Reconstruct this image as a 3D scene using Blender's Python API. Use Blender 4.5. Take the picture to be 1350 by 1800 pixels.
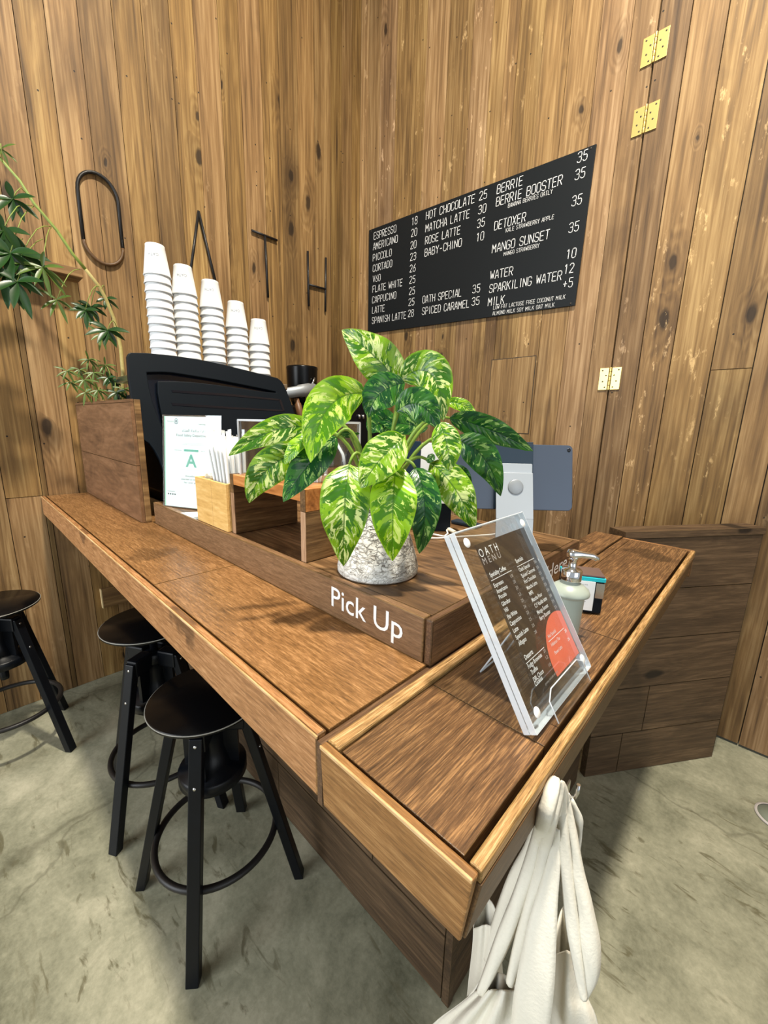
import bpy, bmesh, math, random
from mathutils import Vector, Matrix
random.seed(7)
V = Vector
for o in list(bpy.data.objects):
    bpy.data.objects.remove(o)
scene = bpy.context.scene
COL = scene.collection

# ------------------------------------------------------------------ camera
FPX = 709.925
CAM_H = 1.4
c_right = V((0.72546002, 0.68783011, 0.02444388))
c_fwd = V((-0.66854467, 0.71267063, -0.21248199))
c_right.normalize(); c_fwd.normalize()
c_down = c_fwd.cross(c_right); c_down.normalize()
cam = bpy.data.cameras.new('camera')
cam_o = bpy.data.objects.new('camera', cam); COL.objects.link(cam_o)
cam.sensor_fit = 'HORIZONTAL'; cam.sensor_width = 36.0
cam.lens = 36.0 * FPX / 1350.0
cam.clip_start = 0.02
m3 = Matrix((c_right, -c_down, -c_fwd)).transposed()
cam_o.matrix_world = Matrix.Translation((0, 0, CAM_H)) @ m3.to_4x4()
scene.camera = cam_o

# ------------------------------------------------------------------ light
scene.view_settings.view_transform = 'Standard'
scene.view_settings.look = 'None'
scene.view_settings.gamma = 1.0
scene.view_settings.exposure = 0.0
w = bpy.data.worlds.new('daylight'); scene.world = w; w.use_nodes = True
w.node_tree.nodes['Background'].inputs[0].default_value = (0.86, 0.94, 1.0, 1)
w.node_tree.nodes['Background'].inputs[1].default_value = 0.50


def area(name, loc, target, sx, sy, power, col, shape='RECTANGLE'):
    l = bpy.data.lights.new(name, 'AREA'); l.shape = shape
    l.size = sx
    if shape == 'RECTANGLE':
        l.size_y = sy
    l.energy = power; l.color = col
    o = bpy.data.objects.new(name, l); COL.objects.link(o)
    o.location = loc
    o.rotation_euler = (V(target) - V(loc)).to_track_quat('-Z', 'Y').to_euler()
    return o


area('window_daylight', (-1.5, -3.0, 1.9), (-0.9, 2.0, 1.0), 2.6, 3.0, 160, (0.93, 0.97, 1.0))
area('right_fill_light', (3.3, -0.6, 1.9), (-1.0, 1.0, 1.2), 2.6, 2.6, 34, (0.95, 0.98, 1.0))  # added fill from the right, not an actual door
area('ceiling_lamp_light', (-0.02, 0.50, 4.9), (-0.02, 0.50, 0), 0.24, 0.24, 285, (1.0, 0.91, 0.76), 'DISK')


# ------------------------------------------------------------------ pixel of the photo -> point on a plane
def ray(x, y):
    return c_fwd + c_right * ((x - 675) / FPX) + c_down * ((y - 900) / FPX)


C0 = V((0, 0, CAM_H))


def onz(x, y, z):
    d = ray(x, y); return C0 + d * ((z - CAM_H) / d.z)


def onx(x, y, X):
    d = ray(x, y); return C0 + d * (X / d.x)


def ony(x, y, Y):
    d = ray(x, y); return C0 + d * (Y / d.y)


def onpl(x, y, p0, n):
    d = ray(x, y); n = V(n); return C0 + d * ((V(p0) - C0).dot(n) / d.dot(n))


# ------------------------------------------------------------------ node helpers
def new_mat(name):
    m = bpy.data.materials.new(name); m.use_nodes = True
    nt = m.node_tree; nt.nodes.clear()
    out = nt.nodes.new('ShaderNodeOutputMaterial')
    return m, nt, out


def nd(nt, typ, ins=None, **props):
    n = nt.nodes.new('ShaderNode' + typ)
    for k, v in props.items():
        setattr(n, k, v)
    for k, v in (ins or {}).items():
        s = n.inputs[k]
        if isinstance(v, bpy.types.NodeSocket):
            nt.links.new(v, s)
        else:
            s.default_value = v
    return n


def mth(nt, op, a, b=0.0, clamp=False):
    return nd(nt, 'Math', {0: a, 1: b}, operation=op, use_clamp=clamp).outputs[0]


def ramp(nt, fac, stops, interp='LINEAR'):
    r = nt.nodes.new('ShaderNodeValToRGB'); r.color_ramp.interpolation = interp
    els = r.color_ramp.elements
    while len(els) < len(stops):
        els.new(0.5)
    for e, (p, c) in zip(els, stops):
        e.position = p
        e.color = tuple(c) + (1,) if len(c) == 3 else c
    if isinstance(fac, bpy.types.NodeSocket):
        nt.links.new(fac, r.inputs[0])
    return r.outputs[0]


def mixc(nt, fac, a, b, mode='MIX'):
    n = nt.nodes.new('ShaderNodeMix'); n.data_type = 'RGBA'; n.blend_type = mode
    for k, v in ((0, fac), (6, a), (7, b)):
        if isinstance(v, bpy.types.NodeSocket):
            nt.links.new(v, n.inputs[k])
        else:
            n.inputs[k].default_value = v if k == 0 else (tuple(v) + (1,) if len(v) == 3 else v)
    return n.outputs[2]


def noise(nt, vec, scale=1.0, detail=4.0, rough=0.55, dist=0.0):
    return nd(nt, 'TexNoise', {'Vector': vec, 'Scale': scale, 'Detail': detail, 'Roughness': rough, 'Distortion': dist}).outputs[0]


def vscale(nt, vec, s, loc=(0, 0, 0), rot=(0, 0, 0)):
    return nd(nt, 'Mapping', {'Vector': vec, 'Scale': s, 'Location': loc, 'Rotation': rot}).outputs[0]


def lin(r, g, b):
    f = lambda c: c / 255 / 12.92 if c <= 10 else ((c / 255 + 0.055) / 1.055) ** 2.4
    return (f(r), f(g), f(b))


def plain(name, col, rough=0.5, metal=0.0, spec=0.5, coat=0.0, noise_amt=0.0, nscale=40, bump=0.0, trans=0.0, emit=None):
    m, nt, out = new_mat(name)
    b = nd(nt, 'BsdfPrincipled', {'Roughness': rough, 'Metallic': metal, 'Specular IOR Level': spec, 'Coat Weight': coat})
    tc = nd(nt, 'TexCoord').outputs['Object']
    n = noise(nt, tc, nscale, 5)
    if noise_amt:
        c = mixc(nt, n, [x * (1 - noise_amt) for x in col], [min(1, x * (1 + noise_amt)) for x in col])
        nt.links.new(c, b.inputs['Base Color'])
    else:
        b.inputs['Base Color'].default_value = tuple(col) + (1,)
    if bump:
        bp = nd(nt, 'Bump', {'Height': n, 'Strength': bump, 'Distance': 0.01})
        nt.links.new(bp.outputs[0], b.inputs['Normal'])
    if trans:
        b.inputs['Transmission Weight'].default_value = trans
    nt.links.new(b.outputs[0], out.inputs[0])
    return m


def wood(name, dark, mid, light, axis=2, cross=28.0, along=1.3, rough=0.55, knots=0.5, tone=True, fleck=0.0,
         stain=0.35, bump=0.25, spec=0.35, fine=0.5, ring=0.5, blotch=0.0, kax=None, bax=(0, 1), contrast=1.0, figure=0.42):
    """Timber: long streaks down one axis, wandering rings, knots, darker weathering."""
    m, nt, out = new_mat(name)
    tc = nd(nt, 'TexCoord').outputs['Object']
    off = None
    if tone:
        at = nd(nt, 'Attribute', attribute_name='plank', attribute_type='GEOMETRY')
        sep = nd(nt, 'SeparateColor', {0: at.outputs['Color']})
        t_r, t_g, t_b = sep.outputs[0], sep.outputs[1], sep.outputs[2]
        off = nd(nt, 'CombineXYZ', {0: mth(nt, 'MULTIPLY', t_g, 37.0), 1: mth(nt, 'MULTIPLY', t_g, 53.0), 2: mth(nt, 'MULTIPLY', t_g, 71.0)}).outputs[0]
        tc = nd(nt, 'VectorMath', {0: tc, 1: off}, operation='ADD').outputs[0]
    s = [cross] * 3; s[axis] = along
    s2 = [cross * 0.22] * 3; s2[axis] = along * 0.55
    s3 = [cross * 2.3] * 3; s3[axis] = along * 3
    sk = [cross * 0.26] * 3; sk[axis] = along * 1.7
    # knots
    kax = (axis + 1) % 3 if kax is None else kax
    sx = nd(nt, 'SeparateXYZ', {0: tc}).outputs
    wob = noise(nt, vscale(nt, tc, [9, 9, 9]), 1.0, 3)
    k2 = nd(nt, 'CombineXYZ', {0: mth(nt, 'ADD', mth(nt, 'MULTIPLY', sx[kax], 6.8), mth(nt, 'MULTIPLY', wob, 0.22)), 1: mth(nt, 'ADD', mth(nt, 'MULTIPLY', sx[axis], 3.0), mth(nt, 'MULTIPLY', wob, 0.2))}).outputs[0]
    kv = nd(nt, 'TexVoronoi', {'Vector': k2, 'Scale': 1.0}, voronoi_dimensions='2D')
    kcol = nd(nt, 'SeparateColor', {0: kv.outputs['Color']}).outputs
    pres = mth(nt, 'GREATER_THAN', kcol[0], 1.0 - 0.42 * knots)
    kd = mth(nt, 'DIVIDE', kv.outputs['Distance'], mth(nt, 'ADD', mth(nt, 'MULTIPLY', kcol[1], 1.1), 0.4))
    kn = nd(nt, 'MapRange', {0: kd, 1: 0.115, 2: 0.07, 3: 0.0, 4: 1.0}).outputs[0]
    halo = nd(nt, 'MapRange', {0: kd, 1: 0.42, 2: 0.05, 3: 0.0, 4: 1.0}).outputs[0]
    kn = mth(nt, 'MULTIPLY', kn, pres); halo = mth(nt, 'MULTIPLY', halo, pres)
    big = noise(nt, vscale(nt, tc, s2), 1.0, 3, 0.5, 0.4)
    streak = noise(nt, vscale(nt, tc, s), 1.0, 6, 0.62, 0.25)
    fin = noise(nt, vscale(nt, tc, s3), 1.0, 4, 0.65)
    phase = mth(nt, 'ADD', mth(nt, 'MULTIPLY', big, 60.0), mth(nt, 'MULTIPLY', halo, 16.0))
    rg = mth(nt, 'MULTIPLY', mth(nt, 'ADD', mth(nt, 'SINE', phase), 1.0), 0.5)
    f = mth(nt, 'ADD', mth(nt, 'MULTIPLY', streak, 0.62), mth(nt, 'MULTIPLY', mth(nt, 'SUBTRACT', rg, 0.5), 0.20 * ring))
    f = mth(nt, 'ADD', f, mth(nt, 'MULTIPLY', mth(nt, 'SUBTRACT', fin, 0.5), 0.55 * fine))
    f = mth(nt, 'ADD', f, mth(nt, 'MULTIPLY', mth(nt, 'SUBTRACT', big, 0.5), figure))
    f = mth(nt, 'ADD', f, 0.19)
    c = ramp(nt, f, [(0.5 - 0.22 / contrast, dark), (0.5, mid), (0.5 + 0.22 / contrast, light)])
    if stain:
        st = noise(nt, vscale(nt, tc, [2.2 if i != axis else 1.0 for i in range(3)]), 1.0, 5, 0.6, 0.6)
        sf = nd(nt, 'MapRange', {0: st, 1: 0.52, 2: 0.72, 3: 0.0, 4: stain}).outputs[0]
        c = mixc(nt, sf, c, dark, 'MIX')
    if blotch:
        st = nd(nt, 'TexVoronoi', {'Vector': nd(nt, 'CombineXYZ', {0: mth(nt, 'ADD', sx[bax[0]], mth(nt, 'MULTIPLY', wob, 0.16)), 1: mth(nt, 'ADD', sx[bax[1]], mth(nt, 'MULTIPLY', noise(nt, vscale(nt, tc, [14, 14, 14]), 1.0, 5, 0.65), 0.16))}).outputs[0], 'Scale': 4.6}, voronoi_dimensions='2D')
        g = mth(nt, 'GREATER_THAN', nd(nt, 'SeparateColor', {0: st.outputs['Color']}).outputs[1], 0.66)
        sf = nd(nt, 'MapRange', {0: st.outputs['Distance'], 1: 0.30, 2: 0.19, 3: 0.0, 4: blotch}).outputs[0]
        c = mixc(nt, mth(nt, 'MULTIPLY', sf, g), c, [x * 0.45 for x in dark])
    c = mixc(nt, mth(nt, 'MULTIPLY', halo, 0.35), c, dark)
    c = mixc(nt, mth(nt, 'MULTIPLY', kn, 0.85), c, [x * 0.28 for x in dark])
    if knots > 0.3:      # old nail holes
        nv = nd(nt, 'TexVoronoi', {'Vector': nd(nt, 'CombineXYZ', {0: sx[kax], 1: sx[axis]}).outputs[0], 'Scale': 9.0}, voronoi_dimensions='2D')
        nh = mth(nt, 'MULTIPLY', mth(nt, 'LESS_THAN', nv.outputs['Distance'], 0.034), mth(nt, 'GREATER_THAN', nd(nt, 'SeparateColor', {0: nv.outputs['Color']}).outputs[0], 0.86))
        c = mixc(nt, nh, c, (0.012, 0.008, 0.004))
    if fleck:
        fl = noise(nt, vscale(nt, tc, [26 if i != axis else 9 for i in range(3)]), 1.0, 6, 0.7)
        reg = noise(nt, vscale(nt, tc, [2.5 if i != axis else 0.9 for i in range(3)]), 1.0, 2)
        ff = mth(nt, 'MULTIPLY', nd(nt, 'MapRange', {0: fl, 1: 0.60, 2: 0.66, 3: 0.0, 4: 1.0}).outputs[0],
                 nd(nt, 'MapRange', {0: reg, 1: 0.5, 2: 0.62, 3: 0.0, 4: fleck}).outputs[0])
        c = mixc(nt, ff, c, [min(1, x * 1.7 + 0.05) for x in light])
    if tone:
        tv = mth(nt, 'ADD', mth(nt, 'MULTIPLY', t_r, 1.0), 0.5)      # 0.5 .. 1.5
        tcol = nd(nt, 'CombineColor', {0: tv, 1: tv, 2: mth(nt, 'MULTIPLY', tv, mth(nt, 'ADD', mth(nt, 'MULTIPLY', t_b, 0.5), 0.75))}).outputs[0]
        c = mixc(nt, 1.0, c, tcol, 'MULTIPLY')
    b = nd(nt, 'BsdfPrincipled', {'Base Color': c, 'Roughness': rough, 'Specular IOR Level': spec})
    if bump:
        bp = nd(nt, 'Bump', {'Height': mth(nt, 'SUBTRACT', f, mth(nt, 'MULTIPLY', kn, 0.3)), 'Strength': bump, 'Distance': 0.004})
        nt.links.new(bp.outputs[0], b.inputs['Normal'])
    nt.links.new(b.outputs[0], out.inputs[0])
    return m


def clear_plastic(name, tint=(0.97, 0.99, 1.0), gloss=0.06, rough=0.03, edge=0.0):
    m, nt, out = new_mat(name)
    t = nd(nt, 'BsdfTransparent', {'Color': tuple(tint) + (1,)})
    g = nd(nt, 'BsdfGlossy', {'Color': (1, 1, 1, 1), 'Roughness': rough})
    fr = nd(nt, 'LayerWeight', {'Blend': 0.35}).outputs['Fresnel']
    f = mth(nt, 'ADD', mth(nt, 'MULTIPLY', fr, 0.22), gloss, True)
    mx = nd(nt, 'MixShader', {0: f, 1: t.outputs[0], 2: g.outputs[0]})
    res = mx.outputs[0]
    if edge:
        d = nd(nt, 'BsdfDiffuse', {'Color': (0.86, 0.92, 0.97, 1)})
        res = nd(nt, 'MixShader', {0: edge, 1: mx.outputs[0], 2: d.outputs[0]}).outputs[0]
    nt.links.new(res, out.inputs[0])
    return m


# ------------------------------------------------------------------ mesh helpers
def add_box(bm, lo, hi, mat=None, plank=None, lay=None, bevel=0.0):
    lo = V(lo); hi = V(hi)
    vs = [bm.verts.new((x, y, z)) for x in (lo.x, hi.x) for y in (lo.y, hi.y) for z in (lo.z, hi.z)]
    if mat is not None:
        for v in vs:
            v.co = mat @ v.co
    idx = [(0, 1, 3, 2), (4, 6, 7, 5), (0, 4, 5, 1), (2, 3, 7, 6), (0, 2, 6, 4), (1, 5, 7, 3)]
    fs = [bm.faces.new([vs[i] for i in f]) for f in idx]
    if bevel:
        es = list({e for f in fs for e in f.edges})
        r = bmesh.ops.bevel(bm, geom=es, offset=bevel, segments=2, affect='EDGES', profile=0.6)
        fs = [f for f in bm.faces if f.is_valid and (f in fs or f in r['faces'])]
    if plank is not None and lay is not None:
        for f in fs:
            for l in f.loops:
                l[lay] = plank
    return fs


def add_tube(bm, pts, rad, seg=10, closed=False, caps=True):
    pts = [V(p) for p in pts]
    n = len(pts)
    rads = rad if isinstance(rad, (list, tuple)) else [rad] * n
    rings = []
    up = None
    for i in range(n):
        if closed:
            t = pts[(i + 1) % n] - pts[i - 1]
        else:
            t = pts[min(i + 1, n - 1)] - pts[max(i - 1, 0)]
        t.normalize()
        if up is None:
            a = V((0, 0, 1)) if abs(t.z) < 0.9 else V((1, 0, 0))
            up = t.cross(a).normalized()
        else:
            up = (up - t * up.dot(t)).normalized()
        s = t.cross(up)
        rings.append([bm.verts.new(pts[i] + (up * math.cos(2 * math.pi * k / seg) + s * math.sin(2 * math.pi * k / seg)) * rads[i]) for k in range(seg)])
    m = n if closed else n - 1
    for i in range(m):
        a = rings[i]; b = rings[(i + 1) % n]
        for k in range(seg):
            f = bm.faces.new([a[k], a[(k + 1) % seg], b[(k + 1) % seg], b[k]]); f.smooth = True
    if caps and not closed:
        bm.faces.new(rings[0][::-1]); bm.faces.new(rings[-1])


def add_lathe(bm, prof, seg=32, mat=None, axis=(0, 0)):
    """prof = [(r, z)...] around the z axis."""
    rings = []
    for r, z in prof:
        if r < 1e-6:
            v = bm.verts.new((axis[0], axis[1], z))
            if mat is not None:
                v.co = mat @ v.co
            rings.append([v])
        else:
            ring = []
            for k in range(seg):
                a = 2 * math.pi * k / seg
                v = bm.verts.new((axis[0] + r * math.cos(a), axis[1] + r * math.sin(a), z))
                if mat is not None:
                    v.co = mat @ v.co
                ring.append(v)
            rings.append(ring)
    for a, b in zip(rings, rings[1:]):
        for k in range(seg):
            k2 = (k + 1) % seg
            if len(a) == 1 and len(b) == 1:
                continue
            if len(a) == 1:
                f = bm.faces.new([a[0], b[k2], b[k]])
            elif len(b) == 1:
                f = bm.faces.new([a[k], a[k2], b[0]])
            else:
                f = bm.faces.new([a[k], a[k2], b[k2], b[k]])
            f.smooth = True


def add_prism(bm, pts, ext):
    """polygon pts (3D, planar) pushed along ext."""
    a = [bm.verts.new(V(p)) for p in pts]
    b = [bm.verts.new(V(p) + V(ext)) for p in pts]
    n = len(a)
    fs = [bm.faces.new(a), bm.faces.new(b[::-1])]
    for i in range(n):
        fs.append(bm.faces.new([a[i], b[i], b[(i + 1) % n], a[(i + 1) % n]]))
    return fs


def add_ring_prism(bm, outer, inner, ext):
    """plate with one hole."""
    ext = V(ext)
    for sgn, off in ((1, V((0, 0, 0))), (-1, ext)):
        vo = [bm.verts.new(V(p) + off) for p in outer]
        vi = [bm.verts.new(V(p) + off) for p in inner]
        es = [bm.edges.new((vo[i], vo[(i + 1) % len(vo)])) for i in range(len(vo))]
        es += [bm.edges.new((vi[i], vi[(i + 1) % len(vi)])) for i in range(len(vi))]
        bmesh.ops.triangle_fill(bm, use_beauty=True, edges=es)
        if sgn == 1:
            fo, fi = vo, vi
        else:
            bo, bi = vo, vi
    for A, B in ((fo, bo), (fi, bi)):
        n = len(A)
        for i in range(n):
            bm.faces.new([A[i], B[i], B[(i + 1) % n], A[(i + 1) % n]])


def finish(bm, name, mat, parent=None, loc=None, bevel=0.0, smooth=False, recalc=True):
    """link a bmesh as ONE mesh object. Vertices are in world space; loc is the thing's base."""
    if recalc:
        bmesh.ops.recalc_face_normals(bm, faces=bm.faces[:])
    base = V(loc) if loc is not None else V((0, 0, 0))
    if base.length:
        bmesh.ops.translate(bm, verts=bm.verts[:], vec=-base)
    me = bpy.data.meshes.new(name); bm.to_mesh(me); bm.free()
    if smooth:
        for p in me.polygons:
            p.use_smooth = True
    me.materials.append(mat)
    o = bpy.data.objects.new(name, me); COL.objects.link(o)
    if parent is not None:
        o.parent = parent
    elif loc is not None:
        o.location = base
    if bevel:
        md = o.modifiers.new('soft_edge', 'BEVEL'); md.width = bevel; md.segments = 2; md.limit_method = 'ANGLE'; md.angle_limit = math.radians(40)
    return o


def thing(name, label, cat, loc=(0, 0, 0), group=None, rotz=0.0):
    o = bpy.data.objects.new(name, None); COL.objects.link(o)
    o.location = loc; o.rotation_euler = (0, 0, rotz); o.empty_display_size = 0.05
    o['label'] = label; o['category'] = cat
    if group:
        o['group'] = group
    return o


def tag(o, label, cat, group=None):
    o['label'] = label; o['category'] = cat
    if group:
        o['group'] = group
    return o


def struct(o):
    o['kind'] = 'structure'
    return o


def root_loc(t):
    """where a part's thing stands (parts are children or grandchildren of it)."""
    while t.parent is not None:
        t = t.parent
    return V(t.location)


def part(t, bm, name, mat, **k):
    return finish(bm, name, mat, parent=t, loc=root_loc(t), **k)


def B():
    return bmesh.new()


def box_part(t, name, mat, lo, hi, bevel=0.0, m=None, plank=None):
    bm = B()
    lay = None
    if plank is not None:
        lay = bm.loops.layers.float_color.new('plank')
    add_box(bm, lo, hi, m, plank, lay)
    return part(t, bm, name, mat, bevel=bevel)


def rnd_plank(lo=0.35, hi=0.65, tint=0.5):
    return (random.uniform(lo, hi), random.random(), tint + random.uniform(-0.12, 0.12), 1.0)


def text_obj(s, name, mat, origin, u, v, h, parent, width=None, squeeze=1.0, thick=0.0004, loc=None, align='LEFT', bold=0.0, spacing=1.0):
    """raised lettering: origin = left end of the base line, u = reading direction, v = up, h = cap height."""
    cu = bpy.data.curves.new(name, 'FONT'); cu.body = s; cu.size = 1.0; cu.resolution_u = 3
    cu.offset = bold; cu.space_character = spacing
    to = bpy.data.objects.new(name, cu); COL.objects.link(to)
    dg = bpy.context.evaluated_depsgraph_get()
    me = bpy.data.meshes.new_from_object(to.evaluated_get(dg))
    bpy.data.objects.remove(to); bpy.data.curves.remove(cu)
    me.name = name
    u = V(u).normalized(); v = V(v).normalized(); n = u.cross(v).normalized()
    xs = [p.co.x for p in me.vertices] or [0]
    x0, x1 = min(xs), max(xs)
    cap = 0.69
    sy = h / cap
    sx = sy * squeeze if width is None else width / max(1e-6, (x1 - x0))
    ox = x0 if align == 'LEFT' else ((x0 + x1) / 2 if align == 'CENTER' else x1)
    base = root_loc(parent)
    for p in me.vertices:
        x, y = p.co.x, p.co.y
        p.co = V(origin) + u * ((x - ox) * sx) + v * (y * sy) + n * thick - base
    me.materials.clear(); me.materials.append(mat)
    o = bpy.data.objects.new(name, me); COL.objects.link(o); o.parent = parent
    return o


# narrow single-stroke capitals (grid 4 wide, 6 high) for the menu board
GL = {
    'A': [[(0, 0), (0.6, 3), (1.6, 6), (2.4, 6), (3.4, 3), (4, 0)], [(0.5, 2), (3.5, 2)]],
    'B': [[(0, 0), (0, 6), (3, 6), (3.7, 5.4), (3.7, 3.8), (3, 3.2), (0, 3.2)], [(3, 3.2), (4, 2.5), (4, 0.7), (3.2, 0), (0, 0)]],
    'C': [[(4, 4.6), (4, 5.2), (3.2, 6), (0.8, 6), (0, 5.2), (0, 0.8), (0.8, 0), (3.2, 0), (4, 0.8), (4, 1.4)]],
    'D': [[(0, 0), (0, 6), (2.8, 6), (4, 5), (4, 1), (2.8, 0), (0, 0)]],
    'E': [[(3.8, 6), (0, 6), (0, 0), (3.8, 0)], [(0, 3.1), (3.2, 3.1)]],
    'F': [[(3.8, 6), (0, 6), (0, 0)], [(0, 3.1), (3.2, 3.1)]],
    'G': [[(4, 4.8), (4, 5.2), (3.2, 6), (0.8, 6), (0, 5.2), (0, 0.8), (0.8, 0), (3.2, 0), (4, 0.8), (4, 2.8), (2.2, 2.8)]],
    'H': [[(0, 0), (0, 6)], [(4, 0), (4, 6)], [(0, 3), (4, 3)]],
    'I': [[(2, 0), (2, 6)]],
    'J': [[(3.6, 6), (3.6, 0.8), (2.8, 0), (0.8, 0), (0, 0.8)]],
    'K': [[(0, 0), (0, 6)], [(4, 6), (0, 2.6)], [(1.2, 3.6), (4, 0)]],
    'L': [[(0, 6), (0, 0), (3.6, 0)]],
    'M': [[(0, 0), (0, 6), (2.1, 2.2), (4.2, 6), (4.2, 0)]],
    'N': [[(0, 0), (0, 6), (4, 0), (4, 6)]],
    'O': [[(0.8, 6), (0, 5.2), (0, 0.8), (0.8, 0), (3.2, 0), (4, 0.8), (4, 5.2), (3.2, 6), (0.8, 6)]],
    'P': [[(0, 0), (0, 6), (3.1, 6), (4, 5.2), (4, 3.5), (3.1, 2.7), (0, 2.7)]],
    'R': [[(0, 0), (0, 6), (3.1, 6), (4, 5.2), (4, 3.7), (3.1, 2.9), (0, 2.9)], [(2.0, 2.9), (4, 0)]],
    'S': [[(4, 4.8), (4, 5.2), (3.2, 6), (0.8, 6), (0, 5.2), (0, 3.9), (0.8, 3.2), (3.2, 2.8), (4, 2.1), (4, 0.8), (3.2, 0), (0.8, 0), (0, 0.8), (0, 1.3)]],
    'T': [[(0, 6), (4, 6)], [(2, 6), (2, 0)]],
    'U': [[(0, 6), (0, 0.8), (0.8, 0), (3.2, 0), (4, 0.8), (4, 6)]],
    'V': [[(0, 6), (2, 0), (4, 6)]],
    'W': [[(0, 6), (1.1, 0), (2.3, 4.4), (3.5, 0), (4.6, 6)]],
    'X': [[(0, 0), (4, 6)], [(0, 6), (4, 0)]],
    'Y': [[(0, 6), (2, 3), (4, 6)], [(2, 3), (2, 0)]],
    '0': [[(0.9, 6), (0, 5.1), (0, 0.9), (0.9, 0), (2.9, 0), (3.8, 0.9), (3.8, 5.1), (2.9, 6), (0.9, 6)]],
    '1': [[(0.8, 4.9), (2.2, 6), (2.2, 0)]],
    '2': [[(0, 5), (0.9, 6), (3, 6), (3.8, 5.2), (3.8, 3.9), (0, 0), (3.9, 0)]],
    '3': [[(0, 5.2), (0.9, 6), (3, 6), (3.8, 5.2), (3.8, 3.9), (3, 3.2), (1.4, 3.2)], [(3, 3.2), (3.9, 2.4), (3.9, 0.9), (3, 0), (0.9, 0), (0, 0.8)]],
    '5': [[(3.6, 6), (0.4, 6), (0.2, 3.4), (2.8, 3.6), (3.8, 2.7), (3.8, 0.9), (2.9, 0), (0.9, 0), (0, 0.8)]],
    '6': [[(3.2, 6), (0.4, 3), (0, 2), (0, 0.9), (0.9, 0), (2.9, 0), (3.8, 0.9), (3.8, 2.3), (2.9, 3.2), (0.6, 3.2)]],
    '8': [[(1, 3.2), (0.2, 4), (0.2, 5.2), (1, 6), (2.8, 6), (3.6, 5.2), (3.6, 4), (2.8, 3.2), (1, 3.2), (0, 2.3), (0, 0.9), (0.9, 0), (2.9, 0), (3.8, 0.9), (3.8, 2.3), (2.8, 3.2)]],
    '-': [[(0.6, 2.8), (3.2, 2.8)]],
    '+': [[(0.3, 2.6), (3.5, 2.6)], [(1.9, 1), (1.9, 4.2)]],
}


def stroke_text(bm, s, org, u, v, h, width, sw=0.5, n_off=0.0006):
    """ribbons for every stroke of s; width = whole length along u."""
    u = V(u).normalized(); v = V(v).normalized(); n = u.cross(v)
    adv = []
    x = 0
    for ch in s:
        adv.append(x)
        x += 4.2 if ch == ' ' else (5.6 if ch not in 'MW' else 6.2) - (1.4 if ch == 'I' else 0)
    total = x - 1.6
    su = width / total; sv = h / 6.0
    hw = sw * h / 6.0 / 2
    for ch, x0 in zip(s, adv):
        for st in GL.get(ch, []):
            P = []
            for (a, b) in st:
                if ch == 'I':
                    a -= 0.7
                P.append(V(org) + u * ((x0 + a) * su) + v * (b * sv) + n * n_off)
            for p, q in zip(P, P[1:]):
                t = (q - p)
                if t.length < 1e-6:
                    continue
                t.normalize(); sd = n.cross(t) * hw; e = t * hw * 0.7
                bm.faces.new([bm.verts.new(p - e - sd), bm.verts.new(q + e - sd), bm.verts.new(q + e + sd), bm.verts.new(p - e + sd)])

# ------------------------------------------------------------------ materials
M_PINE_L = wood('aged_pine', lin(62, 43, 21), lin(127, 97, 56), lin(168, 138, 90), axis=2, cross=52, along=1.1, rough=0.6, knots=0.42, stain=0.6, fleck=0.15, kax=1, fine=0.6, ring=0.42, contrast=0.95)
M_PINE_R = wood('aged_pine_pale', lin(66, 47, 28), lin(129, 100, 62), lin(174, 145, 101), axis=2, cross=50, along=1.1, rough=0.62, knots=0.36, stain=0.6, fleck=0.5, kax=0, fine=0.6, ring=0.42, contrast=0.92)
M_BAR_X = wood('bar_oak_long', lin(54, 36, 15), lin(110, 78, 40), lin(158, 120, 72), axis=0, cross=260, along=24, rough=0.36, knots=0.0, stain=0.7, blotch=0.4, fine=0.8, ring=0.08, spec=0.42, bump=0.12, contrast=0.95, figure=0.16)
M_BAR_Y = wood('bar_oak_cross', lin(42, 28, 15), lin(86, 61, 34), lin(146, 110, 64), axis=1, cross=330, along=12, rough=0.36, knots=0.0, stain=0.45, blotch=0.6, fine=0.9, ring=0.08, spec=0.42, bump=0.15, contrast=1.15, figure=0.14)
M_EDGE = wood('worn_edge_oak', lin(66, 43, 22), lin(136, 96, 53), lin(182, 140, 90), axis=0, cross=210, along=16, rough=0.5, knots=0.0, stain=0.85, fine=0.7, ring=0.1, blotch=0.6, bax=(0, 2), contrast=0.85, figure=0.2)
M_EDGE_Y = wood('worn_edge_oak_cross', lin(64, 46, 22), lin(140, 108, 60), lin(194, 158, 104), axis=1, cross=300, along=12, rough=0.5, knots=0.0, stain=0.2, fine=1.0, ring=0.08, contrast=1.1, figure=0.14)
M_FASC_Y = wood('fascia_walnut_cross', lin(48, 33, 18), lin(90, 64, 36), lin(126, 95, 58), axis=1, cross=260, along=18, rough=0.5, knots=0.0, stain=0.3, fine=1.0, ring=0.1, contrast=0.75, figure=0.16)
M_WALNUT = wood('walnut_board', lin(52, 37, 21), lin(106, 80, 49), lin(144, 113, 75), axis=0, cross=260, along=22, rough=0.45, knots=0.0, stain=0.35, fine=0.9, ring=0.1, contrast=0.65, figure=0.16)
M_WALNUT_Y = wood('walnut_board_cross', lin(40, 27, 15), lin(76, 54, 32), lin(118, 89, 56), axis=1, cross=220, along=12, rough=0.45, knots=0.0, stain=0.4, fine=0.9, ring=0.12, contrast=0.75, figure=0.2)
M_WALNUT_TOP = wood('walnut_top', lin(40, 28, 15), lin(86, 63, 35), lin(138, 107, 66), axis=0, cross=60, along=3.0, rough=0.42, knots=0.0, stain=0.6, fine=0.7, ring=0.5, contrast=0.85)
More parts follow.
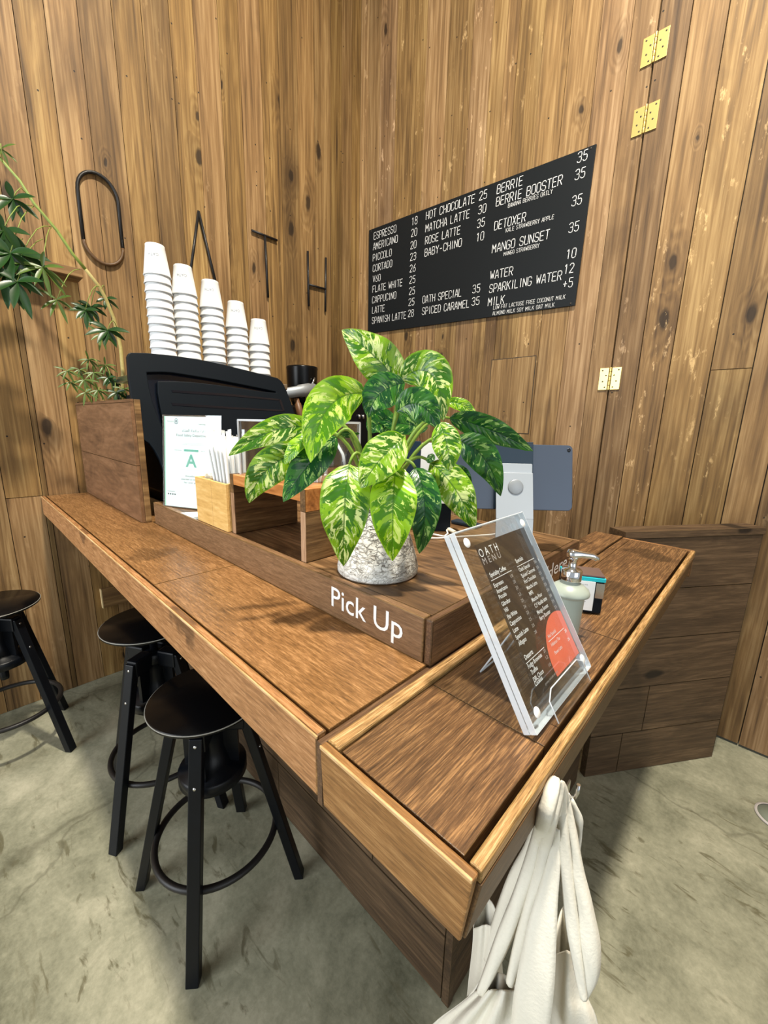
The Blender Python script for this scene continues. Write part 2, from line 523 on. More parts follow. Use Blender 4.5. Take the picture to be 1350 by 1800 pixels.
M_PANEL = wood('dark_panel_long', lin(36, 26, 15), lin(70, 54, 33), lin(102, 81, 53), axis=0, cross=70, along=3.5, rough=0.55, knots=0.1, stain=0.45, fine=0.8, ring=0.3, kax=2, contrast=0.75)
M_PANEL_Y = wood('dark_panel_cross', lin(30, 22, 12), lin(58, 44, 26), lin(88, 70, 44), axis=1, cross=70, along=3.5, rough=0.55, knots=0.1, stain=0.45, fine=0.8, ring=0.3, kax=2, contrast=0.75)
M_BOXWOOD = wood('planter_board', lin(58, 39, 21), lin(99, 71, 42), lin(130, 97, 62), axis=0, cross=36, along=5, rough=0.6, knots=0.0, stain=0.4, fine=0.6, ring=0.35, contrast=0.7)
M_BAMBOO = wood('bamboo', lin(196, 152, 84), lin(224, 182, 110), lin(242, 206, 140), axis=0, cross=90, along=12, rough=0.45, knots=0.0, stain=0.0, fine=0.6, ring=0.15, tone=False)
M_CHERRY = wood('cherry_top', lin(128, 74, 32), lin(186, 120, 62), lin(220, 156, 92), axis=0, cross=60, along=6, rough=0.4, knots=0.0, stain=0.2, fine=0.5, ring=0.4, tone=False)
M_RISER = wood('riser_walnut', lin(56, 39, 22), lin(104, 77, 46), lin(144, 112, 74), axis=1, cross=90, along=6, rough=0.5, knots=0.0, stain=0.2, fine=0.8, ring=0.2, tone=False)
M_RISER_END = wood('riser_end_grain', lin(124, 92, 66), lin(176, 140, 108), lin(206, 172, 140), axis=2, cross=90, along=8, rough=0.5, knots=0.0, stain=0.1, fine=0.8, ring=0.2, tone=False)
M_BLACK = plain('black_lacquer', (0.0025, 0.0027, 0.0034), rough=0.25, spec=0.22)
M_BLACKM = plain('black_painted_wood', (0.003, 0.004, 0.0062), rough=0.34, spec=0.24, noise_amt=0.35, nscale=30)
M_IRON = plain('black_iron', (0.012, 0.011, 0.011), rough=0.42, spec=0.45, metal=0.2)
M_WORN = plain('worn_highlight_rim', lin(150, 148, 140), rough=0.5)  # seat rim: wear, with the edge highlight put into the pale colour
M_MACH = plain('navy_black_panel', (0.0028, 0.0062, 0.0105), rough=0.5, spec=0.18)
M_MACHG = plain('gloss_black_recess', (0.004, 0.006, 0.012), rough=0.12, spec=0.6)
M_STEEL = plain('brushed_steel', (0.55, 0.55, 0.55), rough=0.25, metal=1.0)
M_CHROME = plain('chrome', (0.78, 0.78, 0.80), rough=0.08, metal=1.0)
M_BRASS = plain('pale_brass', lin(236, 214, 134), rough=0.32, metal=0.75, spec=0.5)
M_HOLE = plain('dark_screw', (0.02, 0.014, 0.008), rough=0.6)
M_BOARD = plain('menu_board_black', lin(14, 20, 24), rough=0.5, spec=0.25)
M_WHITE = plain('white_paint', (0.85, 0.86, 0.85), rough=0.6)
M_PAPER = plain('white_paper', (0.82, 0.86, 0.87), rough=0.7, noise_amt=0.03, nscale=60)
M_CUP = plain('white_cup_paper', (0.70, 0.72, 0.73), rough=0.55, spec=0.3)
M_CUPTXT = plain('grey_print', lin(120, 128, 138), rough=0.6)
M_GREENTXT = plain('teal_print', lin(66, 170, 150), rough=0.6)
M_MINT = plain('mint_strip', lin(150, 214, 180), rough=0.6)
M_DARKTXT = plain('dark_print', lin(60, 70, 84), rough=0.6)
M_CARD = plain('dark_brown_card', lin(40, 35, 33), rough=0.28, spec=0.5)
M_ORANGE = plain('coral_disc_print', lin(236, 112, 84), rough=0.35)
M_GREYTXT = plain('pale_grey_print', lin(178, 172, 168), rough=0.6)
M_SLATE = plain('slate_metal', lin(72, 82, 98), rough=0.38, metal=0.35)
M_NAVY = plain('navy_clamp', lin(22, 44, 62), rough=0.4)
M_SILVER = plain('silver_plate', lin(176, 184, 192), rough=0.4, metal=0.25)
M_SPUN = plain('spun_silver', lin(158, 164, 170), rough=0.45, metal=0.5)
M_LEAFG = plain('glossy_leaflet', lin(28, 62, 20), rough=0.35, noise_amt=0.4, nscale=25)
M_LEAFG2 = plain('young_leaflet', lin(74, 98, 34), rough=0.4, noise_amt=0.3, nscale=25)
M_STEM = plain('green_stem', lin(132, 150, 70), rough=0.5, noise_amt=0.25)
M_STEMB = plain('tan_stem', lin(170, 156, 96), rough=0.6, noise_amt=0.35, nscale=60)
M_SOIL = plain('soil', lin(40, 30, 22), rough=0.95, noise_amt=0.6, nscale=120, bump=0.6)
M_CANVAS = plain('unbleached_canvas', lin(222, 218, 204), rough=0.85, noise_amt=0.06, nscale=220, bump=0.12)
M_TAG = plain('cream_tag', lin(236, 228, 204), rough=0.8)
M_FROST = plain('frosted_glass', lin(160, 170, 160), rough=0.36, spec=0.5, noise_amt=0.04)
M_TEAL = plain('teal_plastic', lin(30, 186, 200), rough=0.35)
M_TOPBRN = plain('smoked_lid', lin(98, 78, 76), rough=0.25)
M_TRUFFLE = plain('cocoa', lin(150, 116, 100), rough=0.85, noise_amt=0.3, nscale=150)
M_CABLE = plain('white_cable', (0.82, 0.82, 0.80), rough=0.45)
M_CLEAR = clear_plastic('clear_acrylic', gloss=0.010)
M_CLEARE = clear_plastic('acrylic_polished_edge', gloss=0.25, edge=0.55)
M_SHELF = wood('shelf_pine', lin(70, 48, 26), lin(120, 90, 54), lin(168, 134, 88), axis=1, cross=30, along=2, rough=0.6, knots=0.0, tone=False)
M_BLOCK = plain('raw_timber_end', lin(222, 196, 146), rough=0.7)
M_PLASTER = plain('ceiling_white', (0.62, 0.60, 0.55), rough=0.9, noise_amt=0.05)


def concrete():
    m, nt, out = new_mat('polished_concrete')
    tc = nd(nt, 'TexCoord').outputs['Object']
    big = noise(nt, vscale(nt, tc, (1.3, 1.3, 1.3)), 1.0, 6, 0.6, 0.8)
    mid = noise(nt, vscale(nt, tc, (5, 5, 5)), 1.0, 7, 0.68, 0.5)
    sc = noise(nt, vscale(nt, tc, (7, 26, 7), rot=(0, 0, 0.75)), 1.0, 5, 0.6, 1.2)
    fine = noise(nt, vscale(nt, tc, (60, 60, 60)), 1.0, 6, 0.75)
    f = mth(nt, 'ADD', mth(nt, 'MULTIPLY', big, 0.45), mth(nt, 'MULTIPLY', mid, 0.40))
    f = mth(nt, 'ADD', f, mth(nt, 'MULTIPLY', mth(nt, 'SUBTRACT', fine, 0.5), 0.2))
    f = mth(nt, 'ADD', f, 0.11)
    c = ramp(nt, f, [(0.38, lin(76, 76, 60)), (0.48, lin(118, 118, 99)), (0.56, lin(144, 143, 122)), (0.67, lin(176, 172, 150))])
    scf = nd(nt, 'MapRange', {0: sc, 1: 0.58, 2: 0.67, 3: 0.0, 4: 0.85}).outputs[0]
    pm = nd(nt, 'MapRange', {0: noise(nt, vscale(nt, tc, (1.7, 1.7, 1.7), loc=(3, 5, 0)), 1.0, 3), 1: 0.40, 2: 0.55, 3: 0.0, 4: 1.0}).outputs[0]
    c = mixc(nt, mth(nt, 'MULTIPLY', scf, pm), c, lin(92, 88, 66))
    # pale hairline scratches and dark hairline cracks
    cv = nd(nt, 'TexVoronoi', {'Vector': nd(nt, 'VectorMath', {0: tc, 1: nd(nt, 'VectorMath', {0: nd(nt, 'TexNoise', {'Vector': tc, 'Scale': 3.0, 'Detail': 5.0}).outputs[1], 1: (0.35, 0.35, 0)}, operation='MULTIPLY').outputs[0]}, operation='ADD').outputs[0], 'Scale': 0.9}, feature='DISTANCE_TO_EDGE')
    cr = nd(nt, 'MapRange', {0: cv.outputs['Distance'], 1: 0.006, 2: 0.001, 3: 0.0, 4: 0.45}).outputs[0]
    c = mixc(nt, cr, c, lin(84, 82, 66))
    spots = nd(nt, 'TexVoronoi', {'Vector': vscale(nt, tc, (13, 24, 13), rot=(0, 0, 0.6)), 'Scale': 1.0})
    sp = mth(nt, 'MULTIPLY', nd(nt, 'MapRange', {0: spots.outputs['Distance'], 1: 0.14, 2: 0.05, 3: 0.0, 4: 0.4}).outputs[0],
             mth(nt, 'GREATER_THAN', nd(nt, 'SeparateColor', {0: spots.outputs['Color']}).outputs[0], 0.8))
    c = mixc(nt, sp, c, lin(78, 74, 54))
    b = nd(nt, 'BsdfPrincipled', {'Base Color': c, 'Roughness': 0.42, 'Specular IOR Level': 0.35})
    bp = nd(nt, 'Bump', {'Height': f, 'Strength': 0.12, 'Distance': 0.004})
    nt.links.new(bp.outputs[0], b.inputs['Normal'])
    nt.links.new(b.outputs[0], out.inputs[0])
    return m


def birch():
    m, nt, out = new_mat('birch_bark_ceramic')
    tc = nd(nt, 'TexCoord').outputs['Object']
    n1 = noise(nt, vscale(nt, tc, (34, 34, 75)), 1.0, 6, 0.65, 1.6)
    wv = noise(nt, vscale(nt, tc, (30, 30, 40)), 1.0, 3)
    v = nd(nt, 'TexVoronoi', {'Vector': nd(nt, 'VectorMath', {0: vscale(nt, tc, (52, 52, 95)), 1: nd(nt, 'VectorMath', {0: nd(nt, 'TexNoise', {'Vector': tc, 'Scale': 45.0, 'Detail': 4.0}).outputs[1], 1: (3.4, 3.4, 2.6)}, operation='MULTIPLY').outputs[0]}, operation='ADD').outputs[0], 'Scale': 1.0}, feature='DISTANCE_TO_EDGE')
    crack = nd(nt, 'MapRange', {0: v.outputs['Distance'], 1: 0.13, 2: 0.01, 3: 0.0, 4: 0.95}).outputs[0]
    z = nd(nt, 'SeparateXYZ', {0: tc}).outputs[2]
    reg = nd(nt, 'MapRange', {0: mth(nt, 'ADD', mth(nt, 'MULTIPLY', z, 4.5), wv), 1: 0.50, 2: 1.0, 3: 0.22, 4: 1.0}).outputs[0]
    c = ramp(nt, n1, [(0.34, lin(120, 112, 100)), (0.47, lin(214, 212, 204)), (0.7, lin(240, 240, 236))])
    c = mixc(nt, mth(nt, 'MULTIPLY', crack, reg), c, lin(58, 52, 46))
    b = nd(nt, 'BsdfPrincipled', {'Base Color': c, 'Roughness': 0.6, 'Specular IOR Level': 0.3})
    bp = nd(nt, 'Bump', {'Height': mth(nt, 'SUBTRACT', n1, mth(nt, 'MULTIPLY', crack, reg)), 'Strength': 0.6, 'Distance': 0.004})
    nt.links.new(bp.outputs[0], b.inputs['Normal'])
    nt.links.new(b.outputs[0], out.inputs[0])
    return m


def variegated(name, deep, midc, pale, share):
    m, nt, out = new_mat(name)
    uv = nd(nt, 'UVMap').outputs[0]
    s = nd(nt, 'SeparateXYZ', {0: uv}); u, v = s.outputs[0], s.outputs[1]      # u -1..1 across, v 0..1 along
    rnd = nd(nt, 'ObjectInfo').outputs['Random']
    au = mth(nt, 'ABSOLUTE', u)
    vein = mth(nt, 'SUBTRACT', v, mth(nt, 'MULTIPLY', au, 0.16))               # side veins sweep forward
    co = nd(nt, 'CombineXYZ', {0: mth(nt, 'MULTIPLY', u, 1.0), 1: mth(nt, 'MULTIPLY', vein, 7.6), 2: mth(nt, 'MULTIPLY', rnd, 91.0)}).outputs[0]
    n1 = noise(nt, co, 1.5, 6, 0.66, 0.9)
    n2 = noise(nt, nd(nt, 'VectorMath', {0: co, 1: (7, 3, 1)}, operation='ADD').outputs[0], 1.0, 5, 0.62, 0.7)
    f1 = nd(nt, 'MapRange', {0: n1, 1: share - 0.012, 2: share + 0.012, 3: 0.0, 4: 1.0}).outputs[0]
    f2 = nd(nt, 'MapRange', {0: n2, 1: 0.50, 2: 0.525, 3: 0.0, 4: 1.0}).outputs[0]
    c = mixc(nt, f2, deep, midc)
    c = mixc(nt, f1, c, pale)
    edge = nd(nt, 'MapRange', {0: au, 1: 0.86, 2: 0.97, 3: 0.0, 4: 0.8}).outputs[0]
    c = mixc(nt, edge, c, midc)
    rib = nd(nt, 'MapRange', {0: au, 1: 0.055, 2: 0.02, 3: 0.0, 4: 0.75}).outputs[0]
    c = mixc(nt, rib, c, [x * 0.7 for x in deep])
    vs = mth(nt, 'SINE', mth(nt, 'MULTIPLY', vein, 95.0))
    b = nd(nt, 'BsdfPrincipled', {'Base Color': c, 'Roughness': 0.27, 'Specular IOR Level': 0.5})
    hgt = mth(nt, 'ADD', mth(nt, 'MULTIPLY', vs, 0.25), nd(nt, 'MapRange', {0: au, 1: 0.0, 2: 0.10, 3: -1.0, 4: 0.0}).outputs[0])
    bp = nd(nt, 'Bump', {'Height': hgt, 'Strength': 0.25, 'Distance': 0.002})
    nt.links.new(bp.outputs[0], b.inputs['Normal'])
    tr = nd(nt, 'BsdfTranslucent', {'Color': c})
    mx = nd(nt, 'MixShader', {0: 0.18, 1: b.outputs[0], 2: tr.outputs[0]})
    nt.links.new(mx.outputs[0], out.inputs[0])
    return m


M_FLOOR = concrete()
M_BIRCH = birch()
M_VAR1 = variegated('variegated_leaf', lin(56, 110, 16), lin(120, 164, 24), lin(212, 228, 146), 0.545)
M_VAR2 = variegated('variegated_leaf_dark', lin(16, 74, 30), lin(52, 112, 34), lin(150, 190, 104), 0.585)
M_VAR3 = variegated('variegated_leaf_lime', lin(74, 132, 8), lin(142, 190, 26), lin(204, 228, 116), 0.575)

# ------------------------------------------------------------------ the room
WX, WY, ZC = -2.46, 2.28, 5.2          # left wall face, right wall face, ceiling
ZB = 1.029                             # bar top


def plank_wall(name, joints, fixed, axis, face, z0, z1, mat, gap=0.0025, tones=None, breaks=None):
    """vertical boards between joints; axis 1 = boards run along Y on an X face, axis 0 = along X on a Y face."""
    bm = B(); lay = bm.loops.layers.float_color.new('plank')
    for i, (a, b) in enumerate(zip(joints, joints[1:])):
        zs = [z0, z1]
        if breaks and i in breaks:
            zs = [z0] + breaks[i] + [z1]
        for za, zb in zip(zs, zs[1:]):
            pl = list(rnd_plank(0.27, 0.68)); pl[2] = random.uniform(0.25, 0.9)
            if tones and i in tones:
                pl[0] = tones[i]
            dp = random.uniform(0, 0.0015)
            if axis == 1:
                add_box(bm, (face - 0.02, a + gap / 2, za + 0.0015), (face - dp, b - gap / 2, zb - 0.0015), None, pl, lay)
            else:
                add_box(bm, (a + gap / 2, face + dp, za + 0.0015), (b - gap / 2, face + 0.02, zb - 0.0015), None, pl, lay)
    j0, j1 = joints[0], joints[-1]
    pl = (-0.42, 0.3, 0.5, 1)
    if axis == 1:
        add_box(bm, (face - 0.05, j0, z0), (face - 0.021, j1, z1), None, pl, lay)
    else:
        add_box(bm, (j0, face + 0.021, z0), (j1, face + 0.05, z1), None, pl, lay)
    return struct(finish(bm, name, mat))


jl = [0.262, 0.283, 0.403, 0.506, 0.625, 0.758, 0.883, 1.01, 1.128, 1.26, 1.376, 1.507, 1.624, 1.753, 1.882, 2.015, 2.109, 2.201, 2.279, 2.335]
jl0 = [0.262]
x = 0.262
for k in range(30):
    x -= random.choice([0.125, 0.13, 0.12]); jl0.insert(0, x)
jl = jl0[:-1] + jl
nb = len(jl0) - 1
wl = plank_wall('wall_left', jl, None, 1, WX, 0.0, ZC, M_PINE_L, tones={nb: 0.18, nb + 1: 0.66, nb + 2: 0.74, nb + 3: 0.7, nb - 1: 0.62, len(jl) - 3: 0.42},
                breaks={nb - 1: [1.03], nb - 2: [1.62]})
jr = [-2.46, -2.381, -2.271, -2.127, -1.987, -1.885, -1.723, -1.558, -1.435, -1.349, -1.278, -1.143, -1.009, -0.87, -0.735, -0.634]
plank_wall('wall_right', jr, None, 0, WY, 0.0, ZC, M_PINE_R, tones={0: 0.78, 14: 0.5})
jd = [-0.630, -0.515, -0.391, -0.242, -0.106, 0.004, 0.113, 0.235, 0.36, 0.48]
plank_wall('door_1', jd, None, 0, WY, 0.012, ZC, M_PINE_R, tones={0: 0.30, 1: 0.62, 2: 0.6}, gap=0.004, breaks={3: [1.66], 4: [0.55]})
jr2 = [0.484]
while jr2[-1] < 3.4:
    jr2.append(jr2[-1] + 0.13)
plank_wall('wall_right', jr2, None, 0, WY, 0.0, ZC, M_PINE_R)

bm = B(); add_box(bm, (WX - 0.05, -4.2, -0.1), (3.6, WY + 0.05, 0.0)); struct(finish(bm, 'floor', M_FLOOR))
bm = B(); add_box(bm, (WX - 0.05, -4.2, ZC), (3.6, WY + 0.05, ZC + 0.1)); struct(finish(bm, 'ceiling', M_PLASTER))


def board_run(bm, lay, lo, hi, axis, cuts, gap=0.0015, tone=(0.4, 0.6)):
    """split a slab into boards at cuts along axis."""
    ed = [lo[axis]] + list(cuts) + [hi[axis]]
    for a, b in zip(ed, ed[1:]):
        l = list(lo); h = list(hi); l[axis] = a + gap / 2; h[axis] = b - gap / 2
        add_box(bm, l, h, None, rnd_plank(*tone), lay, bevel=0.0012)


# ------------------------------------------------------------------ the bar
bar = thing('bar_counter', 'long brown oak bar counter with corner, dark timber base and overhanging top', 'bar counter', (-0.34, 0.64, 0))


def planks(t, name, mat, items, bevel=0.0015, tone=(0.4, 0.6)):
    bm = B(); lay = bm.loops.layers.float_color.new('plank')
    for it in items:
        lo, hi = it[0], it[1]
        pl = rnd_plank(*(it[2] if len(it) > 2 else tone))
        add_box(bm, lo, hi, None, pl, lay, bevel=bevel)
    return part(t, bm, name, mat)


ZF = 0.942                               # underside of the fascia
planks(bar, 'counter_top', M_BAR_X, [((-2.455, 0.273, 0.992), (-0.972, 0.62, ZB), (0.5, 0.55)), ((-0.970, 0.273, 0.992), (-0.340, 0.62, ZB), (0.52, 0.56))], bevel=0.001)
planks(bar, 'front_fascia', M_EDGE, [((-2.455, 0.254, ZF), (-0.340, 0.2695, ZB + 0.001), (0.5, 0.52))], bevel=0.003)
planks(bar, 'joint_strip', M_WALNUT_Y, [((-0.3385, 0.2525, ZF - 0.006), (-0.3285, 1.10, ZB - 0.003), (0.42, 0.45))], bevel=0.001)
planks(bar, 'edging_strip', M_EDGE_Y, [((-0.327, 0.2595, 0.985), (-0.306, 1.14, ZB + 0.001), (0.38, 0.42)), ], bevel=0.0025)
planks(bar, 'edging_strip', M_EDGE_Y, [((-0.1315, 0.2595, 1.016), (-0.119, 1.575, ZB + 0.001), (0.46, 0.5))], bevel=0.002)
bm = B(); lay = bm.loops.layers.float_color.new('plank')
pf = [V((-0.327, 0.248, ZB + 0.001)), V((-0.1205, 0.248, ZB + 0.001)), V((-0.131, 0.2535, ZF + 0.001)), V((-0.327, 0.2525, ZF - 0.002))]
pb = [V((-0.327, 0.2585, ZB + 0.001)), V((-0.1205, 0.2585, ZB + 0.001)), V((-0.131, 0.2585, ZF + 0.001)), V((-0.327, 0.2585, ZF - 0.002))]
va = [bm.verts.new(p) for p in pf]; vb = [bm.verts.new(p) for p in pb]
fs_ = [bm.faces.new(va), bm.faces.new(vb[::-1])] + [bm.faces.new([va[i], vb[i], vb[(i + 1) % 4], va[(i + 1) % 4]]) for i in range(4)]
for f in fs_:
    for l in f.loops:
        l[lay] = (0.56, 0.3, 0.5, 1)
part(bar, bm, 'corner_fascia', M_EDGE, bevel=0.0022)
planks(bar, 'counter_top', M_BAR_Y, [((-0.303, 0.262, 0.99), (-0.138, 0.437, ZB - 0.001), (0.52, 0.55)), ((-0.303, 0.438, 0.99), (-0.138, 0.779, ZB - 0.001), (0.46, 0.48)),
                                     ((-0.303, 0.780, 0.99), (-0.138, 1.575, ZB - 0.001), (0.44, 0.46)), ((-0.327, 1.142, 0.99), (-0.304, 1.575, ZB - 0.001), (0.44, 0.46))], bevel=0.001)
bm = B(); lay = bm.loops.layers.float_color.new('plank')
for f in add_prism(bm, [(-0.1315, 0.2595, 1.0155), (-0.1180, 0.2595, 1.0155), (-0.1290, 0.2595, ZF), (-0.1425, 0.2595, ZF)], (0, 1.3155, 0)):
    for l in f.loops:
        l[lay] = (0.56, 0.6, 0.5, 1)
part(bar, bm, 'side_fascia', M_FASC_Y, bevel=0.0015)
planks(bar, 'end_cap', M_EDGE, [((-0.327, 1.577, ZF), (-0.122, 1.590, ZB), (0.42, 0.45))], bevel=0.002)
planks(bar, 'inner_plank', M_BAR_Y, [((-0.425, 1.134, 1.0), (-0.331, 1.598, ZB + 0.002), (0.5, 0.52))], bevel=0.002)
M_WORNW = wood('worn_pale_edge', lin(150, 112, 66), lin(196, 158, 108), lin(222, 190, 146), axis=0, cross=110, along=14, rough=0.6, knots=0.0, stain=0.5, fine=0.8, ring=0.0, tone=False)
box_part(bar, 'worn_edge', M_WORNW, (-0.3268, 0.2474, ZB - 0.0035), (-0.1215, 0.2500, ZB + 0.0014), bevel=0.001)
box_part(bar, 'worn_edge', M_WORNW, (-2.454, 0.2532, ZB - 0.003), (-0.3395, 0.2556, ZB + 0.0014), bevel=0.001)
# carcass and underside
planks(bar, 'carcass', M_PANEL, [((-2.45, 0.672, 0.0), (-0.377, 0.70, 0.985)), ((-0.396, 0.70, 0.0), (-0.377, 1.56, 0.985)), ((-2.45, 0.30, 0.955), (-0.36, 0.67, 0.990)), ((-0.376, 0.28, 0.955), (-0.145, 1.57, 0.988))])
# base cladding: horizontal boards
rows = [0.0, 0.205, 0.415, 0.62, 0.83, 0.955]
it = []
for i, (a, b) in enumerate(zip(rows, rows[1:])):
    cuts = {0: [-1.1], 1: [-0.62, -1.75], 2: [-0.565, -1.4], 3: [-0.9], 4: [-1.5]}[i]
    ed = [-2.45] + sorted(cuts) + [-0.372]
    for p, q in zip(ed, ed[1:]):
        it.append(((p + 0.001, 0.648 + 0.001 * (i % 2), a + 0.0015), (q - 0.001, 0.671, b - 0.0015)))
planks(bar, 'front_cladding', M_PANEL, it, tone=(0.38, 0.62))
planks(bar, 'corner_post', M_PANEL_Y, [((-0.371, 0.647, 0.0), (-0.350, 0.668, 0.954), (0.5, 0.52))])
it = []
for i, (a, b) in enumerate(zip(rows, rows[1:])):
    cuts = {0: [1.0], 1: [1.3], 2: [0.95], 3: [1.2], 4: [1.1]}[i]
    ed = [0.669] + cuts + [1.56]
    for p, q in zip(ed, ed[1:]):
        it.append(((-0.376, p + 0.001, a + 0.0015), (-0.352 - 0.001 * (i % 2), q - 0.001, b - 0.0015)))
planks(bar, 'side_cladding', M_PANEL_Y, it, tone=(0.3, 0.5))

# ------------------------------------------------------------------ low partition beside the bar
p0, p1 = V((-0.335, 1.6, 0)), V((0.034, 2.118, 0))
du = (p1 - p0).normalized(); dn = V((-du.y, du.x, 0))
hw = thing('low_partition', 'low dark timber partition with a flat cap between the bar end and the wall', 'partition', p0)
mrot = Matrix.Translation(p0) @ Matrix((du, dn, V((0, 0, 1)))).transposed().to_4x4()
L = (p1 - p0).length


def wood_axis_obj(bm, t, name, mat, items, tone):
    lay = bm.loops.layers.float_color.new('plank')
    for lo, hi in items:
        add_box(bm, lo, hi, None, rnd_plank(*tone), lay, bevel=0.0015)


def rot_part(t, name, mat, items, tone, m):
    """boards built square, then the object is turned, so the grain turns with it."""
    bm = B(); lay = bm.loops.layers.float_color.new('plank')
    for lo, hi in items:
        add_box(bm, lo, hi, None, rnd_plank(*tone), lay, bevel=0.0015)
    bmesh.ops.recalc_face_normals(bm, faces=bm.faces[:])
    me = bpy.data.meshes.new(name); bm.to_mesh(me); bm.free()
    me.materials.append(mat)
    o = bpy.data.objects.new(name, me); COL.objects.link(o); o.parent = t
    o.matrix_parent_inverse = Matrix.Translation(-root_loc(t))
    o.matrix_basis = m
    return o


it = []
hr = [0.0, 0.19, 0.398, 0.607, 0.815, 1.018]
for i, (a, b) in enumerate(zip(hr, hr[1:])):
    cuts = {0: [0.15], 1: [0.24], 2: [], 3: [], 4: []}[i]
    ed = [0.0] + cuts + [L]
    for p, q in zip(ed, ed[1:]):
        it.append(((p + 0.001, 0.0, a + 0.001), (q - 0.001, 0.03, b - 0.001)))
rot_part(hw, 'cladding', M_PANEL, it, (0.24, 0.42), mrot)
rot_part(hw, 'cap_board', M_PANEL, [((0.012, -0.004, 1.0185), (L + 0.006, 0.075, 1.045))], (0.7, 0.72), mrot)
box_part(hw, 'end_return', M_PANEL_Y, (0.008, 2.118, 0.0), (0.034, 2.277, 1.018), plank=rnd_plank(0.3, 0.35))

# ------------------------------------------------------------------ raised pick-up platform on the bar
ZP = 1.107
pl = thing('raised_serving_platform', 'low walnut platform on the bar lettered Pick Up along its front', 'serving platform', (-0.94, 0.78, ZB))
planks(pl, 'front_board', M_WALNUT, [((-1.572, 0.467, ZB), (-0.347, 0.485, ZP), (0.56, 0.6))], bevel=0.0025)
planks(pl, 'end_board', M_WALNUT_Y, [((-0.345, 0.468, ZB), (-0.331, 1.118, ZP), (0.46, 0.5))], bevel=0.003)
planks(pl, 'top_board', M_WALNUT_TOP, [((-1.572, 0.486, 1.085), (-0.346, 0.625, ZP - 0.001), (0.5, 0.52)), ((-1.572, 0.626, 1.085), (-0.346, 0.80, ZP - 0.001), (0.46, 0.5)),
                                       ((-1.572, 0.801, 1.085), (-0.346, 0.97, ZP - 0.001), (0.5, 0.54)), ((-1.572, 0.971, 1.085), (-0.346, 1.118, ZP - 0.001), (0.5, 0.54))], bevel=0.001)
planks(pl, 'back_board', M_WALNUT, [((-1.572, 1.1185, ZB), (-0.331, 1.13, ZP), (0.46, 0.5))])
a = ony(582, 1067, 0.467); b_ = ony(706, 1121, 0.467)
text_obj('Pick Up', 'lettering', M_WHITE, (a.x + 0.002, 0.467, 1.052), (1, 0, 0), (0, 0, 1), 0.040, pl, width=b_.x - a.x, thick=0.0006, bold=0.004)
text_obj('Order Here', 'lettering', M_WHITE, (-0.331, 0.72, 1.054), (0, 1, 0), (0, 0, 1), 0.034, pl, width=0.32, thick=0.0006)

# ------------------------------------------------------------------ worktop behind the bar (carries the machine)
bc = thing('back_worktop', 'dark worktop behind the bar carrying the espresso machine and grinders', 'worktop', (-2.05, 1.3, 0))
box_part(bc, 'top', M_PANEL, (-2.45, 0.71, 0.99), (-1.60, 2.27, 1.03), bevel=0.003, plank=rnd_plank(0.2, 0.25))
box_part(bc, 'carcass', M_PANEL, (-2.45, 0.74, 0.0), (-1.66, 2.27, 0.989), plank=rnd_plank(0.2, 0.25))

# ------------------------------------------------------------------ planter with the climbing plant
pt = thing('planter_box', 'tall reddish brown board planter standing on the bar against the left wall', 'planter', (-2.03, 0.5, ZB))
bm = B(); lay = bm.loops.layers.float_color.new('plank')
add_box(bm, (-2.458, 0.434, ZB + 0.001), (-1.602, 0.446, 1.235), None, rnd_plank(0.48, 0.52), lay, bevel=0.001)
add_box(bm, (-2.458, 0.434, 1.2365), (-1.602, 0.446, 1.452), None, rnd_plank(0.54, 0.58), lay, bevel=0.001)
part(pt, bm, 'front_board', M_BOXWOOD)
planks(pt, 'edge_board', M_SHELF, [((-2.458, 0.4465, ZB + 0.001), (-1.600, 0.466, 1.462))], bevel=0.002)
planks(pt, 'top_rail', M_BOXWOOD, [((-2.458, 0.434, 1.453), (-1.602, 0.446, 1.463), (0.44, 0.46))], bevel=0.001)
box_part(pt, 'trough', M_BOXWOOD, (-2.45, 0.4665, ZB + 0.001), (-2.17, 0.60, 1.42), plank=rnd_plank(0.35, 0.4))
box_part(pt, 'soil', M_SOIL, (-2.44, 0.475, 1.42), (-2.18, 0.59, 1.43))


def leaflet(bm, base, d, nrm, ln, wd, droop=0.25):
    d = V(d).normalized(); s = d.cross(V(nrm)).normalized(); n = s.cross(d)
    rows = []
    N = 6
    for i in range(N + 1):
        t = i / N
        hw = wd * math.sin(math.pi * min(1, t * 0.98 + 0.02)) ** 0.8 / 2
        c = V(base) + d * (ln * t) + n * (0.02 * ln * math.sin(3 * t)) + V((0, 0, -droop * ln * t * t))
        rows.append([bm.verts.new(c - s * hw + n * hw * 0.35), bm.verts.new(c), bm.verts.new(c + s * hw + n * hw * 0.35)])
    for a, b in zip(rows, rows[1:]):
        for k in range(2):
            f = bm.faces.new([a[k], a[k + 1], b[k + 1], b[k]]); f.smooth = True


cp = thing('climbing_plant', 'leggy climbing plant with finger-like leaves leaning up the left wall from the planter', 'plant', (-2.2, 0.56, 1.43))
stem_px = [(212, 704), (216, 655), (212, 610), (200, 560), (186, 525), (174, 503), (150, 473), (128, 447), (100, 405), (60, 358), (35, 318), (0, 278), (-40, 235)]
stem_pts = [onx(x, y, -2.2 - 0.02 * math.sin(i * 0.6)) for i, (x, y) in enumerate(stem_px)]
stem_pts[0].z = 1.42
bm = B(); add_tube(bm, stem_pts[:7], [0.0085 - 0.0003 * i for i in range(7)], 8); part(cp, bm, 'stem', M_STEMB)
bm = B(); add_tube(bm, stem_pts[6:], [0.0066 - 0.0004 * i for i in range(len(stem_pts) - 6)], 8); part(cp, bm, 'stem', M_STEM)
